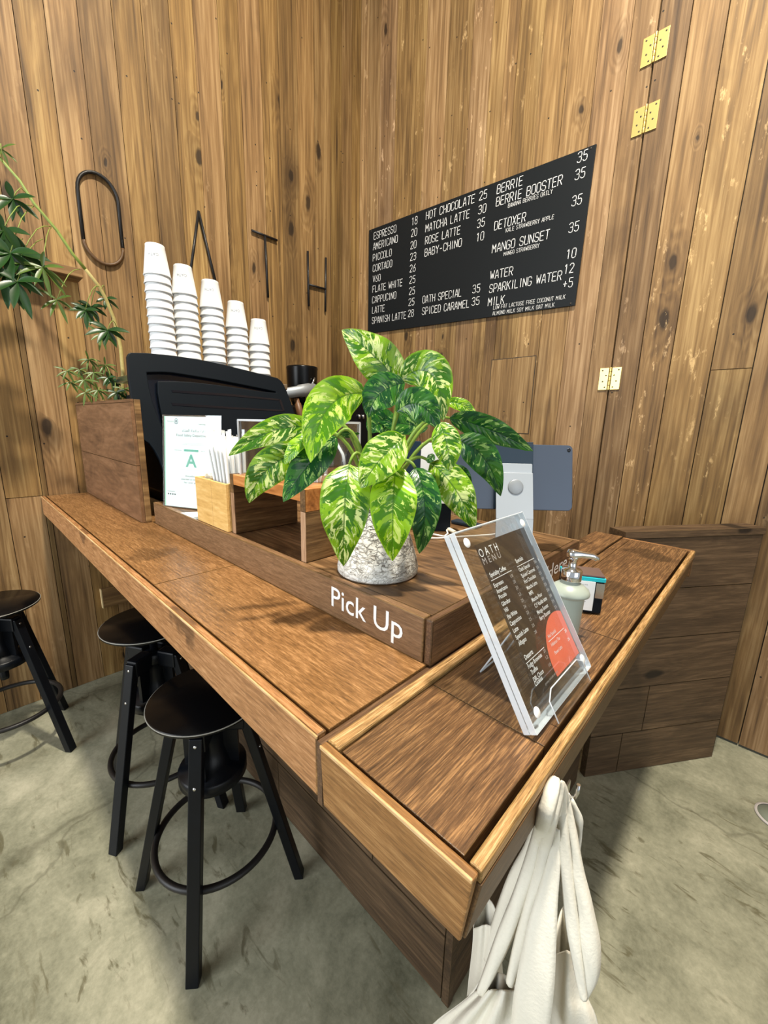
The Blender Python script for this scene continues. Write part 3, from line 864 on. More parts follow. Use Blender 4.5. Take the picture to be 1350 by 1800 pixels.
# crown px, petiole start px, leaflet length (m), leaflet count, depth, young
fans = [((22, 350), (52, 350), 0.10, 7, -2.15, 0), ((5, 405), (56, 362), 0.12, 7, -2.10, 0), ((38, 448), (90, 398), 0.13, 8, -2.08, 0),
        ((75, 470), (90, 400), 0.11, 8, -2.05, 1), ((10, 480), (40, 420), 0.13, 7, -2.10, 0), ((100, 527), (140, 473), 0.09, 6, -2.12, 1),
        ((160, 540), (174, 503), 0.09, 7, -2.28, 0), ((186, 525), (178, 508), 0.07, 6, -2.25, 0), ((189, 580), (205, 575), 0.10, 7, -2.13, 0),
        ((178, 588), (205, 600), 0.08, 6, -2.2, 1), ((156, 632), (180, 660), 0.055, 7, -2.2, 1), ((165, 655), (190, 690), 0.055, 7, -2.18, 1),
        ((124, 672), (168, 695), 0.06, 6, -2.18, 1), ((198, 668), (205, 700), 0.06, 7, -2.22, 0), ((140, 650), (170, 690), 0.05, 6, -2.24, 1),
        ((172, 686), (180, 703), 0.06, 7, -2.14, 1), ((205, 690), (208, 703), 0.06, 6, -2.14, 0), ((2, 262), (4, 285), 0.07, 6, -2.2, 1), ((150, 690), (160, 703), 0.06, 6, -2.12, 1),
        ((118, 652), (160, 695), 0.06, 6, -2.16, 1), ((185, 642), (198, 690), 0.055, 7, -2.18, 1), ((148, 668), (172, 700), 0.06, 7, -2.15, 1), ((218, 684), (212, 703), 0.06, 6, -2.16, 1), ((190, 664), (200, 700), 0.05, 7, -2.13, 0),
        ((18, 445), (60, 362), 0.13, 7, -2.06, 0), ((30, 495), (75, 420), 0.12, 6, -2.04, 0), ((150, 545), (174, 503), 0.08, 7, -2.2, 0)]
for (cx, cy), (px, py), ln, cnt, X, young in fans:
    c = onx(cx, cy, X); p = onx(px, py, -2.2)
    mid = (c + p) / 2 + V((0.02, 0, 0.03))
    rr = random.Random(cx * 7 + cy)
    bm = B()
    add_tube(bm, [p, (p + mid) / 2 + V((0, 0, 0.006)), mid, (mid + c) / 2 + V((0, 0, 0.006)), c], 0.0016, 5)
    st = part(cp, bm, 'leaf_stalk', M_STEM)
    bm = B()
    for k in range(cnt):
        a = 2 * math.pi * k / cnt + rr.uniform(-0.25, 0.25)
        d = V((0.25 * math.sin(a * 2) + 0.15, math.cos(a), math.sin(a) * 0.8 - 0.45))
        leaflet(bm, c, d, V((1, -0.3, 0.6)), ln * rr.uniform(0.6, 0.9), ln * (0.14 if young else 0.23), droop=0.2)
    part(cp, bm, 'leaf', M_LEAFG2 if young else M_LEAFG, recalc=False)

# shelf and timber block on the left wall
sb = thing('wall_shelf', 'short weathered pine shelf on the left wall, trailing leaves hanging over it', 'shelf', (WX, 0.2, 2.0))
box_part(sb, 'board', M_SHELF, (WX + 0.001, -0.55, 2.004), (WX + 0.085, 0.505, 2.024), bevel=0.002)
box_part(sb, 'front_lip', M_SHELF, (WX + 0.0855, -0.55, 2.006), (WX + 0.105, 0.507, 2.042), bevel=0.002)
wb = thing('wall_block', 'small raw timber block fixed low on the left wall behind the middle stool', 'timber block', (WX, 0.5, 0.45))
box_part(wb, 'face', M_SHELF, (WX + 0.001, 0.437, 0.405), (WX + 0.022, 0.70, 0.51), bevel=0.001)
box_part(wb, 'cut_end', M_BLOCK, (WX + 0.001, 0.432, 0.405), (WX + 0.022, 0.4365, 0.51))

# ------------------------------------------------------------------ bar stools
def make_stool(label, cx, cy, seat_z, foot_ang):
    t = thing('bar_stool', label, 'stool', (cx, cy, 0), 'round black screw stools')
    c = V((cx, cy, 0))
    R = 0.152
    bm = B(); add_lathe(bm, [(0, seat_z - 0.014), (R - 0.006, seat_z - 0.014), (R, seat_z - 0.010), (R, seat_z - 0.004), (R - 0.003, seat_z), (0, seat_z)], 64, axis=(cx, cy))
    part(t, bm, 'seat', M_BLACK)
    bm = B()
    add_tube(bm, [c + V(((R - 0.0006) * math.cos(a), (R - 0.0006) * math.sin(a), seat_z - 0.004)) for a in [2 * math.pi * k / 72 for k in range(72)]], 0.0016, 6, closed=True)
    part(t, bm, 'worn_highlight_rim', M_WORN)  # pale line painting both the worn edge and its highlight
    bm = B(); add_lathe(bm, [(0, 0.33), (0.014, 0.33), (0.0155, 0.345), (0.0155, 0.40), (0.0125, 0.402), (0.0125, seat_z - 0.02), (0.05, seat_z - 0.018), (0.05, seat_z - 0.0145), (0, seat_z - 0.0145)], 20, axis=(cx, cy))
    part(t, bm, 'screw_rod', M_BLACKM)
    bm = B()
    add_lathe(bm, [(0.0126, 0.60), (0.030, 0.60), (0.036, 0.592), (0.042, 0.565), (0.036, 0.56), (0.036, 0.50), (0.052, 0.445), (0.088, 0.438), (0.092, 0.432), (0.092, 0.405), (0.086, 0.402), (0.0128, 0.402)], 36, axis=(cx, cy))
    for k in range(4):
        a = foot_ang + k * math.pi / 2
        m = Matrix.Translation((cx, cy, 0)) @ Matrix.Rotation(a, 4, 'Z')
        add_box(bm, (0.03, -0.021, 0.555), (0.098, 0.021, 0.612), m, bevel=0.006)
        add_box(bm, (0.03, -0.006, 0.44), (0.075, 0.006, 0.556), m)
    part(t, bm, 'hub', M_BLACKM)
    for k in range(4):
        a = foot_ang + k * math.pi / 2
        d = V((math.cos(a), math.sin(a), 0)); s = V((-d.y, d.x, 0))
        top = c + d * 0.092 + V((0, 0, 0.603)); bot = c + d * 0.2375
        bm = B()
        hw_, hd = 0.0165, 0.0135
        ring = []
        for p, z in ((bot, 0.0), (top, 0.603)):
            ring.append([bm.verts.new(V((p.x, p.y, z)) + s * i * hw_ + d * j * hd) for i, j in ((-1, -1), (1, -1), (1, 1), (-1, 1))])
        bm.faces.new(ring[0][::-1]); bm.faces.new(ring[1])
        for i in range(4):
            bm.faces.new([ring[0][i], ring[0][(i + 1) % 4], ring[1][(i + 1) % 4], ring[1][i]])
        lg = part(t, bm, 'leg', M_BLACKM, bevel=0.0025)
        for f in (0.03, 0.20):
            bm = B()
            q = top.lerp(bot, f) + d * hd
            out = (d * 0.603 + V((0, 0, 0.1455))).normalized()
            mm = Matrix.Translation(q) @ out.to_track_quat('Z', 'Y').to_matrix().to_4x4()
            add_lathe(bm, [(0, 0.0022), (0.0035, 0.0018), (0.0045, 0.0004), (0.0045, -0.002)], 12, mat=mm)
            part(lg, bm, 'bolt', M_STEEL)
    bm = B()
    rr = 0.168
    add_tube(bm, [c + V((rr * math.cos(2 * math.pi * k / 64), rr * math.sin(2 * math.pi * k / 64), 0.20)) for k in range(64)], 0.0095, 12, closed=True)
    part(t, bm, 'foot_ring', M_IRON)
    return t


make_stool('black bar stool nearest the bar corner, its seat screwed right down', -1.02, 0.392, 0.657, math.atan2(0.231 - 0.391, -0.846 + 1.026))
make_stool('black bar stool with seat raised on its screw, before the raw timber block', -1.468, 0.392, 0.712, math.atan2(0.192 - 0.396, -1.363 + 1.48))
make_stool('black bar stool pulled out clear of the bar, nearest the left wall', -2.150, 0.018, 0.66, math.atan2(0.176 - 0.018, -1.964 + 2.150))

# ------------------------------------------------------------------ wall letters
XL = WX + 0.012


def rod(bm, a, b, r=0.0072):
    add_tube(bm, [a, b], r, 8)


lo_ = thing('wall_letter', 'black rod letter O on the left wall, its lower curve worn brown', 'wall letter', (WX, 0.625, 2.1), 'black wall letters')
cy_, r_ = 0.625, 0.079
def arc(z, a0, a1, n=14):
    return [V((XL, cy_ + r_ * math.cos(math.radians(a0 + (a1 - a0) * k / n)), z + r_ * 1.15 * math.sin(math.radians(a0 + (a1 - a0) * k / n)))) for k in range(n + 1)]
bm = B(); add_tube(bm, [V((XL, cy_ - r_, 2.195))] + arc(2.40, 180, 0) + [V((XL, cy_ + r_, 2.205))], 0.0078, 8); part(lo_, bm, 'upper_rod', M_IRON)
bm = B(); add_tube(bm, arc(2.205, 0, -180), 0.0074, 8); part(lo_, bm, 'worn_lower_curve', plain('bare_brown_rod', lin(88, 62, 34), rough=0.5, noise_amt=0.4))
la = thing('wall_letter', 'black rod letter A without a crossbar on the left wall, half hidden by the cups', 'wall letter', (WX, 1.09, 2.1), 'black wall letters')
bm = B(); rod(bm, (XL, 1.005, 2.10), (XL, 1.088, 2.498)); rod(bm, (XL, 1.175, 2.10), (XL, 1.088, 2.498)); part(la, bm, 'rods', M_IRON)
lt = thing('wall_letter', 'black rod letter T on the left wall between the A and the H', 'wall letter', (WX, 1.487, 2.1), 'black wall letters')
bm = B(); rod(bm, (XL, 1.400, 2.505), (XL, 1.572, 2.505)); rod(bm, (XL, 1.487, 2.50), (XL, 1.495, 2.16)); part(lt, bm, 'rods', M_IRON)
lh = thing('wall_letter', 'black rod letter H on the left wall, nearest the corner', 'wall letter', (WX, 1.88, 2.1), 'black wall letters')
bm = B(); rod(bm, (XL, 1.805, 2.512), (XL, 1.808, 2.175)); rod(bm, (XL, 1.957, 2.515), (XL, 1.951, 2.17)); rod(bm, (XL, 1.806, 2.31), (XL, 1.953, 2.315)); part(lh, bm, 'rods', M_IRON)

# ------------------------------------------------------------------ menu board
YB = WY - 0.012
TL, TR, BR, BL = V((-2.345, YB, 2.755)), V((-0.824, YB, 2.706)), V((-0.838, YB, 2.012)), V((-2.340, YB, 2.062))
mb = thing('menu_board', 'large black menu board with white capitals hung on the right wall', 'menu board', (-1.58, WY, 2.03))
bm = B(); add_prism(bm, [TL, TR, BR, BL], (0, 0.008, 0)); part(mb, bm, 'panel', M_BOARD, bevel=0.001)
UB = (TR - TL).normalized(); VB = V((-UB.z, 0, UB.x)); VB = VB if VB.z > 0 else -VB
bm = B()


def mpx(x, y):
    p = ony(640 + x / 3.214, 240 + y / 3.214, YB - 0.0005); return p


def mline(s, x0, y0, x1, y1, h):
    a = mpx(x0, y0); b = mpx(x1, y1)
    stroke_text(bm, s, a, UB, VB, h, (b - a).dot(UB), sw=0.42 if h > 0.025 else 0.46)


H1 = (mpx(50, 545) - mpx(50, 583)).length; H2 = (mpx(350, 428) - mpx(350, 470)).length; H3 = (mpx(750, 277) - mpx(750, 325)).length; HS = (mpx(820, 379) - mpx(820, 401)).length
for r in (('ESPRESSO', 55, 583, 180, 543), ('AMERICANO', 52, 642, 188, 605), ('PICCOLO', 50, 705, 154, 677), ('CORTADO', 50, 765, 157, 738), ('V60', 50, 825, 92, 815),
          ('FLATE WHITE', 48, 882, 215, 848), ('CAPPUCINO', 46, 942, 180, 915), ('LATTE', 46, 1000, 115, 987), ('SPANISH LATTE', 45, 1058, 236, 1025)):
    mline(*r, H1)
for i, (n_, x0, y0) in enumerate((('18', 268, 503), ('20', 266, 568), ('20', 262, 637), ('23', 260, 703), ('26', 258, 768), ('25', 256, 832), ('25', 254, 895), ('25', 251, 957), ('28', 248, 1020))):
    mline(n_, x0, y0, x0 + 32, y0 - 7, H1)
for r in (('HOT CHOCOLATE', 350, 470, 622, 385), ('MATCHA LATTE', 347, 540, 593, 468), ('ROSE LATTE', 345, 610, 541, 555), ('BABY-CHINO', 342, 678, 549, 622),
          ('OATH SPECIAL', 330, 942, 549, 902), ('SPICED CARAMEL', 328, 1007, 593, 962)):
    mline(*r, H2)
for n_, x0, y0 in (('25', 650, 362), ('30', 645, 440), ('35', 638, 517), ('10', 633, 594), ('35', 612, 885), ('35', 608, 955)):
    mline(n_, x0, y0, x0 + 42, y0 - 10, H2)
for r in (('BERRIE', 750, 325, 893, 278), ('BERRIE BOOSTER', 745, 395, 1115, 275), ('DETOXER', 735, 530, 910, 475), ('MANGO SUNSET', 723, 658, 1043, 580),
          ('WATER', 712, 808, 837, 785), ('SPARKILING WATER', 707, 883, 1112, 810), ('MILK', 700, 957, 790, 940)):
    mline(*r, H3)
for n_, x0, y0 in (('35', 1203, 150), ('35', 1190, 247), ('35', 1172, 395), ('35', 1155, 545), ('10', 1140, 693), ('12', 1127, 777), ('+5', 1122, 857)):
    mline(n_, x0, y0, x0 + 55, y0 - 15, H3)
for r in (('BANANA BERRIES OATLY', 813, 403, 1062, 328), ('KALE STRAWBERRY APPLE', 800, 542, 1070, 470), ('MANGO STRAWBERRY', 788, 675, 988, 628),
          ('LOW FAT LACTOSE FREE COCONUT MILK', 730, 977, 1135, 915), ('ALMOND MILK SOY MILK OAT MILK', 726, 1010, 1073, 960)):
    mline(*r, HS)
part(mb, bm, 'lettering', M_WHITE, recalc=False)
for p in (TL, TR, BR, BL):
    q = p.lerp((TL + BR) / 2, 0.03)
    bm = B(); add_lathe(bm, [(0, 0.002), (0.004, 0.0015), (0.005, 0.0)], 12, mat=Matrix.Translation(q) @ Matrix.Rotation(math.pi / 2, 4, 'X'))
    part(mb, bm, 'screw', M_HOLE)

# hinges
for zc, lb in ((2.984, 'uppermost pale brass hinge on the hidden door seam'), (2.728, 'second pale brass hinge from the top, beside the menu board corner'), (1.646, 'lowest brass hinge, level with the small cut hatch')):
    h = thing('brass_hinge', lb, 'hinge', (-0.632, WY, zc - 0.052), 'brass door hinges')
    y0 = WY - 0.004
    for s in (-1, 1):
        xa, xb = sorted((-0.632 + s * 0.007, -0.632 + s * 0.048))
        lf = box_part(h, 'leaf_plate', M_BRASS, (xa, y0 - 0.0018, zc - 0.052), (xb, y0 + 0.003, zc + 0.052), bevel=0.0008)
        bm = B()
        for k, (dx, dz) in enumerate(((0.036, 0.04), (0.018, 0.016), (0.030, -0.012), (0.018, -0.04))):
            add_lathe(bm, [(0, 0.0008), (0.003, 0.0006), (0.0038, 0.0)], 10, mat=Matrix.Translation((-0.632 + s * dx, y0 - 0.0018, zc + dz)) @ Matrix.Rotation(math.pi / 2, 4, 'X'))
        part(lf, bm, 'screw', M_HOLE)
    bm = B()
    for k in range(5):
        za = zc - 0.054 + k * 0.0216
        add_lathe(bm, [(0, za + 0.0006), (0.0045, za + 0.0006), (0.0048, za + 0.002), (0.0048, za + 0.019), (0.0045, za + 0.0206), (0, za + 0.0206)], 12, axis=(-0.632, y0 - 0.003))
    part(h, bm, 'barrel', M_BRASS)

# cut hatch in the right wall
ht = thing('wall_hatch', 'small flush hatch cut in the right wall boards above the tablet', 'hatch', (-1.155, WY, 1.43))
box_part(ht, 'shadow_gap', M_HOLE, (-1.292, WY - 0.0015, 1.365), (-1.018, WY + 0.001, 1.79))
box_part(ht, 'door_panel', M_PINE_R, (-1.288, WY - 0.0035, 1.369), (-1.021, WY - 0.0016, 1.786), plank=rnd_plank(0.44, 0.46))

# ------------------------------------------------------------------ espresso machine
NX = V((1, 0, 0.2)).normalized(); P0 = V((-1.66, 0.8, 1.62))
em = thing('espresso_machine', 'navy black espresso machine with a winged back panel, cups stacked on top', 'espresso machine', (-1.95, 0.85, 1.03))


def mp(x, y, off=0.0):
    return onpl(x, y, P0 + NX * off, NX)


outer = [(223.6, 626), (225.5, 621.5), (230, 619.5), (255, 620), (285, 622.5), (307, 625), (330, 628.5), (352, 632), (372, 636), (393, 640.5), (413, 645.5), (433, 650.5), (455, 656), (476, 661), (488, 664.5), (494, 669), (499, 676), (509, 699.5),
         (522, 738.6), (528, 760), (500, 812), (440, 836), (380, 850), (330, 858), (300, 858), (290, 833), (281.6, 808.5), (272, 791), (263, 779.5), (256, 775), (250.8, 770.6), (241, 742), (231, 700), (225.5, 660)]
inner = [(258, 654.5), (285, 654), (303, 655), (338, 660.5), (378, 667), (420, 675), (460, 683), (485, 688.5), (486, 690.5), (460, 688), (420, 682), (378, 676), (338, 671.5), (310, 670), (277, 670), (277.5, 690), (281, 712), (286, 737), (292, 760), (289, 761), (278, 733), (268, 705), (262, 680)]
bm = B(); add_ring_prism(bm, [mp(*p) for p in outer], [mp(*p) for p in inner], NX * -0.018)
part(em, bm, 'back_panel', M_MACH, bevel=0.0025)
bm = B(); add_prism(bm, [mp(x, y, -0.0185) for x, y in [(235, 640), (490, 680), (505, 740), (300, 800), (255, 740)]], NX * -0.004)
part(em, bm, 'recess_floor', M_MACHG)
for k, pts in enumerate(([(301, 685.5), (400, 692), (492, 701.5), (492, 704), (400, 696), (303, 689.5)], [(301, 708), (400, 715), (497, 720.5), (499, 723), (400, 718.5), (303, 712.5)])):
    bm = B(); add_prism(bm, [mp(*p, off=0.0012) for p in pts], NX * -0.002); part(em, bm, 'slot', M_MACHG)
bm = B(); add_prism(bm, [mp(*p, off=0.0012) for p in [(490, 702), (494, 702), (500.5, 722), (497, 722)]], NX * -0.002); part(em, bm, 'slot', M_MACHG)
box_part(em, 'body', M_MACH, (-2.12, 0.56, 1.10), (-1.70, 1.15, 1.50), bevel=0.012)
box_part(em, 'cup_tray', M_STEEL, (-2.12, 0.53, 1.545), (-1.69, 1.12, 1.572), bevel=0.004)
box_part(em, 'cabinet', M_MACHG, (-2.08, 0.57, 1.505), (-1.72, 1.10, 1.5445))
for x_ in (-2.05, -1.75):
    for y_ in (0.72, 1.08):
        bm = B(); add_lathe(bm, [(0, 1.031), (0.028, 1.031), (0.028, 1.045), (0.018, 1.05), (0.018, 1.0995), (0, 1.0995)], 16, axis=(x_, y_)); part(em, bm, 'foot', M_STEEL)
# chrome group at the right end
ga, gb = onx(498, 692, -1.82), onx(553, 683.5, -1.90)
bm = B(); add_tube(bm, [ga, ga.lerp(gb, 0.5), ga.lerp(gb, 0.52), ga.lerp(gb, 0.8), ga.lerp(gb, 0.82), ga.lerp(gb, 0.96), gb], [0.026, 0.028, 0.033, 0.034, 0.030, 0.030, 0.018], 20); part(em, bm, 'group_head', M_SPUN)
ha, hb = onx(521, 700, -1.85), onx(531, 742, -1.83)
bm = B(); add_tube(bm, [ha, ha.lerp(hb, 0.2), ha.lerp(hb, 0.22), ha.lerp(hb, 0.9), hb], [0.013, 0.013, 0.017, 0.020, 0.012], 16); part(em, bm, 'wooden_handle', plain('walnut_handle', lin(112, 78, 52), rough=0.45, noise_amt=0.2))
sa, sb_ = onx(541, 690, -1.88), onx(541, 704, -1.88)
bm = B(); add_tube(bm, [sa, sb_], 0.011, 14); part(em, bm, 'spout', M_CHROME)

# cups stacked upside down
CUP_MESH = None


def cup_mesh():
    bm = B()
    pr = [(0.0, 0.099), (0.0275, 0.099), (0.029, 0.1045), (0.0305, 0.106), (0.0318, 0.1045), (0.0322, 0.098), (0.0445, 0.006), (0.0450, 0.0055), (0.0460, 0.004), (0.0460, 0.0015), (0.0450, 0.0), (0.0436, 0.0008), (0.0430, 0.006), (0.0309, 0.0965), (0.0, 0.0968)]
    add_lathe(bm, pr, 36)
    bmesh.ops.recalc_face_normals(bm, faces=bm.faces[:])
    me = bpy.data.meshes.new('paper_cup'); bm.to_mesh(me); bm.free(); me.materials.append(M_CUP)
    return me


CUP_MESH = cup_mesh()
ORD = ['top cup', 'second cup down', 'third cup down', 'fourth cup down', 'fifth cup down', 'sixth cup down', 'seventh cup down', 'eighth cup down', 'ninth cup down', 'tenth cup down', 'eleventh cup down', 'twelfth cup down', 'thirteenth cup down']
ZT = 1.573
stacks = [('tallest stack', 272, 433, 0.0), ('second tallest stack', 321, 470, 0.0), ('third tallest stack', 369, 496, 0.0), ('fourth tallest stack', 414, 533, 0.0), ('shortest front stack', 454, 564, 0.0)]
XC = -1.742


def stack(nm, yc, xc, ztop, front=True):
    n = max(2, int(round((ztop - 0.105 - ZT) / 0.029)) + 1)
    sp = (ztop - 0.105 - ZT) / (n - 1)
    for k in range(n):
        z = ZT + (n - 1 - k) * sp
        jx, jy = random.uniform(-0.0004, 0.0004), random.uniform(-0.0004, 0.0004)
        o = bpy.data.objects.new('paper_cup', CUP_MESH); COL.objects.link(o)
        o.location = (xc + jx, yc + jy, z); o.rotation_euler = (0, 0, random.uniform(0, 6))
        tag(o, 'upside-down white paper cup, %s in the %s' % (ORD[k], nm), 'cup', 'upside-down cups stacked on the espresso machine')
        if k == 0 and front:
            o.rotation_euler = (0, 0, 0)
            d = V((0.86, -0.50, 0)); d.normalize(); u = V((-d.y, d.x, 0))
            # upside-down print reads from right to left
            cu = text_obj('OATH', 'print', M_CUPTXT, V((xc, yc, z)) + d * 0.0405 + V((0, 0, 0.071)), -u, V((0, 0, -1)), 0.0105, o, width=0.034, thick=-0.0006, align='CENTER')
            for vtx in cu.data.vertices:      # wrap round the cup
                p = vtx.co; tz = p.z
                along = p.dot(u); r = 0.0445 - (tz - 0.006) * 0.1337 + 0.0005
                a = along / r
                vtx.co = V((0, 0, tz)) + (d * math.cos(a) + u * math.sin(a)) * r


for nm, x_, y_, _ in stacks:
    q = onx(x_, y_, XC)
    stack(nm, q.y, XC, q.z + 0.002)
stack('back row stack', 0.965, -1.86, ZT + 0.105 + 0.029 * 5, front=False)

# ------------------------------------------------------------------ grinders
gr = thing('coffee_grinder', 'coffee grinder with a glossy black round hopper behind the machine', 'coffee grinder', (-2.1, 1.495, 1.03))
bm = B(); add_lathe(bm, [(0, 1.50), (0.060, 1.50), (0.078, 1.54), (0.088, 1.58), (0.091, 1.70), (0.093, 1.712), (0.091, 1.720), (0.082, 1.722), (0, 1.722)], 40, axis=(-2.1, 1.495)); part(gr, bm, 'hopper', M_BLACK)
box_part(gr, 'body', M_BLACKM, (-2.19, 1.41, 1.06), (-2.02, 1.58, 1.499), bevel=0.015)
box_part(gr, 'base', M_BLACKM, (-2.20, 1.40, 1.031), (-1.98, 1.59, 1.059), bevel=0.006)
bm = B(); add_tube(bm, [onx(553, 664, -2.0), onx(548, 678, -2.0)], 0.006, 10); part(gr, bm, 'lever', M_STEEL)
g2 = thing('batch_brewer', 'low black brewing appliance between the grinder and the room corner', 'coffee brewer', (-2.02, 1.84, 1.03))
box_part(g2, 'body', M_BLACKM, (-2.15, 1.66, 1.031), (-1.93, 2.04, 1.555), bevel=0.02)
box_part(g2, 'lid', M_BLACK, (-2.16, 1.64, 1.556), (-1.92, 2.06, 1.596), bevel=0.014)
bm = B()
for y_ in (1.80, 1.835):
    add_tube(bm, [(-1.925, y_, 1.43), (-1.925, y_, 1.455)], 0.009, 12)
part(g2, bm, 'tap', M_STEEL)

# ------------------------------------------------------------------ things on the platform
# certificate in a leaning acrylic holder
sBL = V((-1.475, 0.470, ZP + 0.001)); su = V((0.91, 0.415, 0)).normalized(); sn0 = su.cross(V((0, 0, 1)))
lean = (V((0, 0, 0.305)) - sn0 * 0.03); sv = lean.normalized(); sn = su.cross(sv).normalized()
sw_, sh_ = 0.238, lean.length
fs = thing('certificate_holder', 'pale mint food safety certificate with a large A in a leaning acrylic holder', 'certificate', sBL)


def sp_(a, b, off=0.0):
    return sBL + su * (a * sw_) + sv * (b * sh_) + sn * off


bm = B(); add_prism(bm, [sp_(0.02, 0.01), sp_(0.985, 0.01), sp_(0.985, 0.985), sp_(0.02, 0.985)], sn * -0.0012); part(fs, bm, 'certificate', plain('mint_white_paper', lin(232, 250, 248), rough=0.5))
bm = B(); add_prism(bm, [sp_(0, 0, 0.0006), sp_(1, 0, 0.0006), sp_(1, 1, 0.0006), sp_(0, 1, 0.0006)], sn * 0.0022); part(fs, bm, 'front_sheet', M_CLEAR)
bm = B(); add_prism(bm, [sp_(0.3, 0.55, -0.004), sp_(0.7, 0.55, -0.004), sp_(0.7, 0.0, -0.085) + V((0, 0, 0.012)), sp_(0.3, 0.0, -0.085) + V((0, 0, 0.012))], sn * -0.003); part(fs, bm, 'rear_strut', M_CLEARE)
for a0, a1, b0, b1, mm, nm in ((0.022, 0.04, 0.012, 0.985, M_MINT, 'mint_edge'), (0.915, 0.94, 0.86, 0.955, M_GREENTXT, 'teal_tab'), (0.37, 0.62, 0.617, 0.640, M_GREENTXT, 'teal_band'),
                               (0.24, 0.84, 0.419, 0.421, M_GREYTXT, 'rule')):
    bm = B(); add_prism(bm, [sp_(a0, b0, 0.0001), sp_(a1, b0, 0.0001), sp_(a1, b1, 0.0001), sp_(a0, b1, 0.0001)], sn * 0.0002); part(fs, bm, nm, mm)


def st_(s, a, b, h, w_, mat, bold=0.0, nm='print'):
    return text_obj(s, nm, mat, sp_(a, b, 0.0001), su, sv, h, fs, width=w_ * sw_, thick=0.0003, bold=bold)


st_('A', 0.40, 0.455, 0.040, 0.19, M_GREENTXT, 0.02, 'grade_letter')
st_('Food Safety Department', 0.24, 0.775, 0.0085, 0.56, M_DARKTXT)
st_('\uFE80\uFE8D\uFEAC\uFED0\uFEDF\uFE8D \uFE94\uFEE3\uFEFC\uFEB3 \uFE93\uFEAD\uFE8D\uFEA9\uFE87', 0.34, 0.825, 0.009, 0.42, M_DARKTXT)
st_('CERTIFIED  GRADE  RESULT', 0.20, 0.622, 0.003, 0.14, M_DARKTXT)
st_('GRADE  AWARD', 0.66, 0.622, 0.003, 0.10, M_DARKTXT)
st_('Excellent', 0.40, 0.345, 0.006, 0.2, M_DARKTXT)
st_('awarded on inspection', 0.32, 0.310, 0.006, 0.38, M_DARKTXT)
st_('for one year', 0.37, 0.275, 0.006, 0.26, M_DARKTXT)
st_('inspection certificate', 0.36, 0.70, 0.0035, 0.34, M_GREYTXT)
st_('food establishments', 0.34, 0.685, 0.0035, 0.38, M_GREYTXT)
st_('Municipality', 0.075, 0.925, 0.005, 0.12, M_GREYTXT)
st_('Food Department', 0.62, 0.90, 0.0055, 0.20, M_DARKTXT)
st_('more about grades', 0.07, 0.17, 0.0035, 0.14, M_DARKTXT)
bm = B()
for k in range(4):
    a = 0.075 + 0.04 * k
    add_prism(bm, [sp_(a, 0.135, 0.0001), sp_(a + 0.024, 0.135, 0.0001), sp_(a + 0.024, 0.152, 0.0001), sp_(a, 0.152, 0.0001)], sn * 0.0002)
part(fs, bm, 'print', M_DARKTXT)
bm = B()
for ra, rb in ((0.010, 0.0075), (0.005, 0.0)):
    cc = sp_(0.235, 0.935, 0.0002)
    pts = [cc + su * (ra * 0.8 * math.cos(a) * (1 - 0.25 * math.sin(a))) + sv * (ra * math.sin(a)) for a in [2 * math.pi * k / 20 for k in range(20)]]
    if rb:
        p2 = [cc + su * (rb * 0.8 * math.cos(a) * (1 - 0.25 * math.sin(a))) + sv * (rb * math.sin(a)) for a in [2 * math.pi * k / 20 for k in range(20)]]
        add_ring_prism(bm, pts, p2, sn * 0.0002)
    else:
        add_prism(bm, pts, sn * 0.0002)
part(fs, bm, 'crest', plain('grey_crest', lin(120, 140, 150), rough=0.6))
bm = B(); cc = sp_(0.86, 0.915, 0.0002)
add_prism(bm, [cc + su * 0.0 + sv * 0.006, cc + su * 0.010 + sv * 0.001, cc + su * 0.001 - sv * 0.006, cc + su * 0.004], sn * 0.0002); part(fs, bm, 'crest', M_DARKTXT)

# sheet of paper lying under the certificate
pp = [onz(318, 897, ZP + 0.001), onz(352, 909, ZP + 0.001), onz(372, 900, ZP + 0.001), onz(345, 890, ZP + 0.001)]
pp = [V((-1.335, 0.472, ZP + 0.0005)), V((-1.215, 0.472, ZP + 0.0005)), V((-1.215, 0.56, ZP + 0.0005)), V((-1.300, 0.54, ZP + 0.0005))]
bm = B(); add_prism(bm, pp, (0, 0, 0.0004)); o = finish(bm, 'paper_sheet', M_PAPER, loc=pp[0]); tag(o, 'white paper lying on the platform between certificate and bamboo box', 'paper')

# bamboo straw box
bb = thing('straw_box', 'open light bamboo box holding straws at the platform front edge', 'box', (-1.1, 0.52, ZP))
bx0, bx1, by0, by1, bz1 = -1.205, -1.012, 0.474, 0.572, 1.238
bxm = -1.10
box_part(bb, 'front_panel', M_BAMBOO, (bx0, by0, ZP + 0.001), (bxm - 0.0006, by0 + 0.008, bz1), bevel=0.001)
box_part(bb, 'front_panel', M_BAMBOO, (bxm + 0.0006, by0, ZP + 0.001), (bx1, by0 + 0.008, bz1 - 0.001), bevel=0.001)
box_part(bb, 'back_panel', M_BAMBOO, (bx0, by1 - 0.008, ZP + 0.001), (bx1, by1, bz1), bevel=0.001)
for a, b in ((bx0, bx0 + 0.008), (bxm - 0.040, bxm - 0.033), (bx1 - 0.008, bx1)):
    box_part(bb, 'side_panel', M_BAMBOO, (a, by0 + 0.0085, ZP + 0.001), (b, by1 - 0.0085, bz1 - 0.0005), bevel=0.001)
box_part(bb, 'bottom', M_BAMBOO, (bx0 + 0.0085, by0 + 0.0085, ZP + 0.001), (bx1 - 0.0085, by1 - 0.0085, ZP + 0.006))

